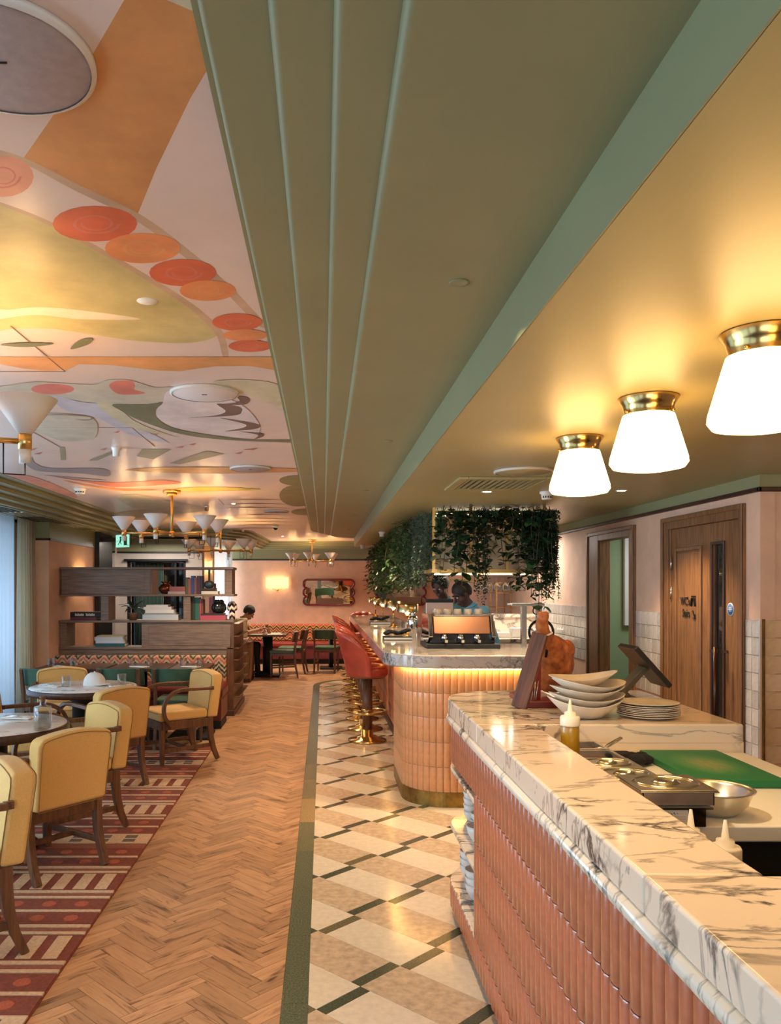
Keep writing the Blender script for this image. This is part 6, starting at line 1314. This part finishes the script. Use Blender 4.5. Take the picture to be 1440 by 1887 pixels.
# ---------------------------------------------------------------- people
def capsule(g, a, b, ra, rb, n=14):
    a, b = Vector(a), Vector(b); t = b - a; L_ = t.length
    if L_ < 1e-5: return
    t /= L_; R = t.to_track_quat('Z', 'Y').to_matrix()
    pr = [(ra * math.cos(e), ra * math.sin(e)) for e in (R_(-90), R_(-60), R_(-30), 0)] + [(rb * math.cos(e), L_ + rb * math.sin(e)) for e in (0, R_(30), R_(60), R_(90))]
    g.lathe([(max(r, 1e-5), z) for r, z in pr], c=tuple(a), n=n, M=R)
def person(name, label, J, loc, rz, cols, hair='short', sleeve=.35, apron=None):
    """one continuous skin: tapered limbs, head with face and hands fused by a voxel remesh, then coloured by body zone"""
    g = MB(); segs = []
    def cap(a, b, ra, rb, tag_): capsule(g, a, b, ra, rb); segs.append((Vector(a), Vector(b), ra, rb, tag_))
    Vv = Vector; pel, che, nek, hed = Vv(J['pelvis']), Vv(J['chest']), Vv(J['neck']), Vv(J['head']); rt = Vv((1, 0, 0))
    bel = pel.lerp(che, .5) + Vv((0, -.01, 0))
    for s in (-1, 1):
        cap(pel + rt * s * .065, bel + rt * s * .055, .105, .100, 'trs' if True else '')
        segs[-1] = segs[-1][:4] + ('shirt',)
        cap(bel + rt * s * .055, che + rt * s * .075, .105, .118, 'shirt')
        sh, el, wr = Vv(J['sh'][s > 0]), Vv(J['el'][s > 0]), Vv(J['wr'][s > 0])
        cap(che + rt * s * .06 + Vv((0, 0, .06)), sh, .085, .062, 'shirt')
        cut = sh.lerp(el, min(1, sleeve * 2)) if sleeve < .5 else el
        cap(sh, cut, .058, .050, 'shirt'); cap(cut, el, .048, .042, 'skin') if sleeve < .5 else None
        cap(el, wr, .043, .028, 'skin' if sleeve < 1 else 'shirt')
        hd = Vv(J['hand'][s > 0]).normalized(); pn = hd.cross(Vv((0, 0, 1)))
        if pn.length < .2: pn = rt.copy()
        pn.normalize(); cap(wr, wr + hd * .085, .026, .030, 'skin'); kn = wr + hd * .09; dn = hd.cross(pn).normalized()
        if dn.z > 0: dn = -dn
        for f in range(4):
            o = kn + pn * (.024 - .016 * f); ln = (.036, .043, .040, .031)[f]; m1 = o + hd * ln + dn * .008; cap(o, m1, .0092, .0085, 'skin'); m2 = m1 + (hd * .5 + dn * .75).normalized() * ln * .75; cap(m1, m2, .0085, .0075, 'skin')
        o = wr + hd * .03 + pn * .024 * (1 if s < 0 else 1); th = o + (hd * .6 + pn * .8 + dn * .3).normalized() * .045; cap(o, th, .011, .010, 'skin'); cap(th, th + (hd + pn * .15 + dn * .3).normalized() * .03, .010, .008, 'skin')
        hp, kn_, an = Vv(J['hip'][s > 0]), Vv(J['kn'][s > 0]), Vv(J['an'][s > 0])
        cap(hp, kn_, .088, .060, 'trousers'); cap(kn_, an + Vv((0, 0, .03)), .060, .042, 'trousers'); ft = Vv(J['foot'][s > 0]).normalized()
        cap(an - Vv((0, 0, .035)) - ft * .035, an - Vv((0, 0, .042)) + ft * .15, .040, .036, 'shoe')
    cap(che + Vv((0, 0, .08)), nek, .075, .060, 'shirt'); cap(nek, hed - Vv((0, 0, .045)) - Vv(J['fwd']) * .015, .056, .052, 'skin')
    fw = Vv(J['fwd']).normalized(); rr = fw.cross(Vv((0, 0, 1))).normalized(); up = rr.cross(fw).normalized()
    Rm = Matrix((rr, fw, up)).transposed()
    def loc_(x, y, z): return hed + Rm @ Vv((x, y, z))
    def blob(x, y, z, r, sc): g.ball(loc_(x, y, z), r, 18, sc=sc, M=Rm); segs.append((loc_(x, y, z), loc_(x, y + .001, z), r * min(sc), r * min(sc), 'skin'))
    blob(0, -.012, .03, .1, (.76, .95, .92)); blob(0, .022, -.04, .1, (.60, .66, .80)); blob(0, .062, -.088, .03, (1, .8, .7))
    cap(loc_(0, .088, .012), loc_(0, .108, -.022), .010, .015, 'skin'); blob(0, .094, -.062, .02, (1.3, .6, .55)); blob(0, .09, -.052, .018, (1.4, .6, .35))
    for s in (-1, 1): blob(s * .076, -.005, -.005, .03, (.3, .7, 1.1)); blob(s * .032, .078, .024, .022, (1.3, .6, .45)); blob(s * .045, .055, -.03, .03, (.8, .8, .9))
    tmp = g.build('tmp', M['dark']); rm = tmp.modifiers.new('r', 'REMESH'); rm.mode = 'VOXEL'; rm.voxel_size = .0075; sm = tmp.modifiers.new('s', 'SMOOTH'); sm.iterations = 3; sm.factor = .5
    dg = bpy.context.evaluated_depsgraph_get(); me = bpy.data.meshes.new_from_object(tmp.evaluated_get(dg)); bpy.data.objects.remove(tmp)
    order = ['skin', 'shirt', 'trousers', 'shoe']; me.materials.clear()
    for k in order: me.materials.append(cols[k])
    nf = len(me.polygons); ce = np.empty(nf * 3); me.polygons.foreach_get('center', ce); ce = ce.reshape(-1, 3); best = np.full(nf, 1e9); idx = np.zeros(nf, int)
    for a, b, ra, rb, tg in segs:
        a_, b_ = np.array(a), np.array(b); ab = b_ - a_; L2 = max(ab @ ab, 1e-12); t = np.clip(((ce - a_) @ ab) / L2, 0, 1); d = np.linalg.norm(ce - a_ - t[:, None] * ab, axis=1) - (ra + (rb - ra) * t)
        k = d < best; best[k] = d[k]; idx[k] = order.index(tg)
    waist = float(pel.z) + .03
    idx[(idx == 1) & (ce[:, 2] < waist)] = 2
    me.polygons.foreach_set('material_index', idx.astype(np.int32)); me.polygons.foreach_set('use_smooth', np.ones(nf, bool)); me.update()
    body = bpy.data.objects.new(name, me); COL.objects.link(body); body.location = loc; body.rotation_euler = (0, 0, rz); tag(body, label, 'person')
    for s in (-1, 1):
        e = MB().ball(loc_(s * .032, .076, .008), .0105, 12).build('eye', M['white'], body); MB().ball(loc_(s * .032, .0845, .007), .005, 8).build('iris', M['dark'], e)
        b = MB(); b.tube([loc_(s * .016, .09, .028), loc_(s * .033, .091, .034), loc_(s * .05, .078, .028)], .0042, 6); b.build('eyebrow', cols['hair'], body)
    # hair: a shell over the crown and back, cut at the hairline
    h = MB(); n, m_ = 26, 12; vs_ = []; fs = []
    for i in range(m_ + 1):
        for k in range(n):
            a = 2 * math.pi * k / n; front = max(0, math.sin(a)); lim = R_(126 - 66 * front ** 1.6 + (10 if math.sin(a) < -.3 else 0)); e = lim * i / m_
            wob = 1 + .02 * math.sin(5 * a + 3 * e); vs_.append(loc_(.081 * math.sin(e) * math.cos(a) * wob, -.014 + .101 * math.sin(e) * math.sin(a) * wob, .031 + .102 * math.cos(e) * wob))
    for i in range(m_):
        for k in range(n): a, b = i * n + k, i * n + (k + 1) % n; fs.append((a, a + n, b + n, b))
    h.add(vs_, fs, 0, True); ho = h.build('hair', cols['hair'], body); so = ho.modifiers.new('t', 'SOLIDIFY'); so.thickness = .013 if hair == 'short' else .003; so.offset = .2
    c_ = MB(); c_.tube([nek + Rm @ Vv((.062 * math.cos(t), .055 * math.sin(t) - .01, -.0 + .012 * math.sin(t))) for t in np.linspace(0, 6.28, 21)[:-1]], .013, 7, closed=True); c_.build('collar', cols['shirt'], body)
    return body
def skin(n, c): return mat(n, c, .5, var=.06, vs_=12)
SK1, SK2, SK3 = skin('skin_deep', (86, 54, 42)), skin('skin_deep_warm', (92, 56, 42)), skin('skin_tan', (168, 116, 86))
HR = mat('hair_black', (18, 15, 14), .55, bump=.6, bs=220); HRS = mat('hair_shaved', (38, 26, 22), .6)
stand = dict(pelvis=(0, -.06, .93), chest=(0, .08, 1.22), neck=(0, .17, 1.40), head=(0, .25, 1.52), fwd=(0, .8, -.55), sh=((-.185, .10, 1.35), (.185, .10, 1.35)), el=((-.25, .16, 1.08), (.25, .16, 1.08)), wr=((-.15, .37, 1.06), (.15, .37, 1.06)), hand=((.25, .95, -.1), (-.25, .95, -.1)), hip=((-.09, -.06, .90), (.09, -.06, .90)), kn=((-.1, -.02, .49), (.1, .0, .49)), an=((-.1, -.08, .085), (.1, -.02, .085)), foot=((-.15, 1, 0), (.15, 1, 0)))
person('person', 'person in a pale blue shirt bending over behind the coffee machine', stand, (1.63, 8.1, 0), facing(-.9, -.2), dict(skin=SK1, shirt=mat('shirt_blue', (120, 170, 190), .8, var=.06, vs_=6), trousers=mat('trousers_black', (28, 28, 32), .8), shoe=M['dark'], hair=HRS), 'shaved', .3)
st2 = dict(stand); st2.update(head=(0, .20, 1.60), neck=(0, .12, 1.46), chest=(0, .05, 1.26), sh=((-.185, .06, 1.40), (.185, .06, 1.40)), el=((-.25, .10, 1.12), (.25, .10, 1.12)), fwd=(.1, .82, -.5))
person('person', 'person in a teal shirt with black hair looking down behind the bar', st2, (1.36, 8.75, 0), facing(-.55, -.8), dict(skin=SK2, shirt=mat('shirt_teal', (96, 140, 134), .8, var=.06, vs_=6), trousers=mat('trousers_navy', (30, 34, 44), .8), shoe=M['dark'], hair=HR), 'short', .3)
sit = dict(pelvis=(0, -.08, .545), chest=(0, .06, .84), neck=(0, .15, 1.02), head=(0, .235, 1.125), fwd=(0, .75, -.6), sh=((-.185, .09, .96), (.185, .09, .96)), el=((-.23, .24, .78), (.23, .24, .78)), wr=((-.07, .43, .83), (.07, .43, .83)), hand=((.2, .9, .25), (-.2, .9, .25)), hip=((-.09, -.06, .555), (.09, -.06, .555)), kn=((-.12, .38, .545), (.12, .38, .545)), an=((-.12, .36, .085), (.12, .42, .085)), foot=((-.1, 1, 0), (.1, 1, 0)))
KH = dict(skin=SK3, shirt=mat('shirt_khaki', (118, 100, 72), .85, var=.06, vs_=6), trousers=mat('trousers_dark', (34, 32, 34), .85), shoe=M['dark'], hair=HR)
person('person', 'person in a khaki shirt seated at the far table, head bowed over a phone', sit, (-1.56, 14.38, 0), facing(1, -.04), KH, 'short', .3)
ph = MB().box(-.036, .036, -.075, .075, 0, .009).build('phone', mat('phone_black', (16, 16, 20), .15), bevel=.003); ph.matrix_world = Matrix.Translation((-1.035, 14.36, .858)) @ Matrix.Rotation(R_(-40), 4, 'Y') @ Matrix.Rotation(R_(90), 4, 'Z'); tag(ph, 'dark phone held by the person at the far table', 'phone')
b = thing('low_stool', 'dark stool under the person in khaki', 'stool', (-1.6, 14.38, 0)); MB().lathe([(0, 0), (.18, 0), (.18, .02), (.04, .04), (.04, .4), (.19, .42), (.19, .455), (0, .46)], n=28).build('body', M['leather_dark'], b)
s2 = dict(sit); s2.update(kn=((-.10, .40, .545), (.16, .40, .545)), an=((-.12, .62, .09), (.17, .44, .09)))
person('person', 'guest at the near round table, only a dark shoe and trouser leg in view', s2, (-2.60, 4.32, .02), facing(.72, .69), dict(skin=SK3, shirt=mat('shirt_black', (24, 24, 26), .8), trousers=mat('trousers_pale', (196, 190, 180), .85, var=.1, vs_=20), shoe=M['dark'], hair=HR), 'short', 1)
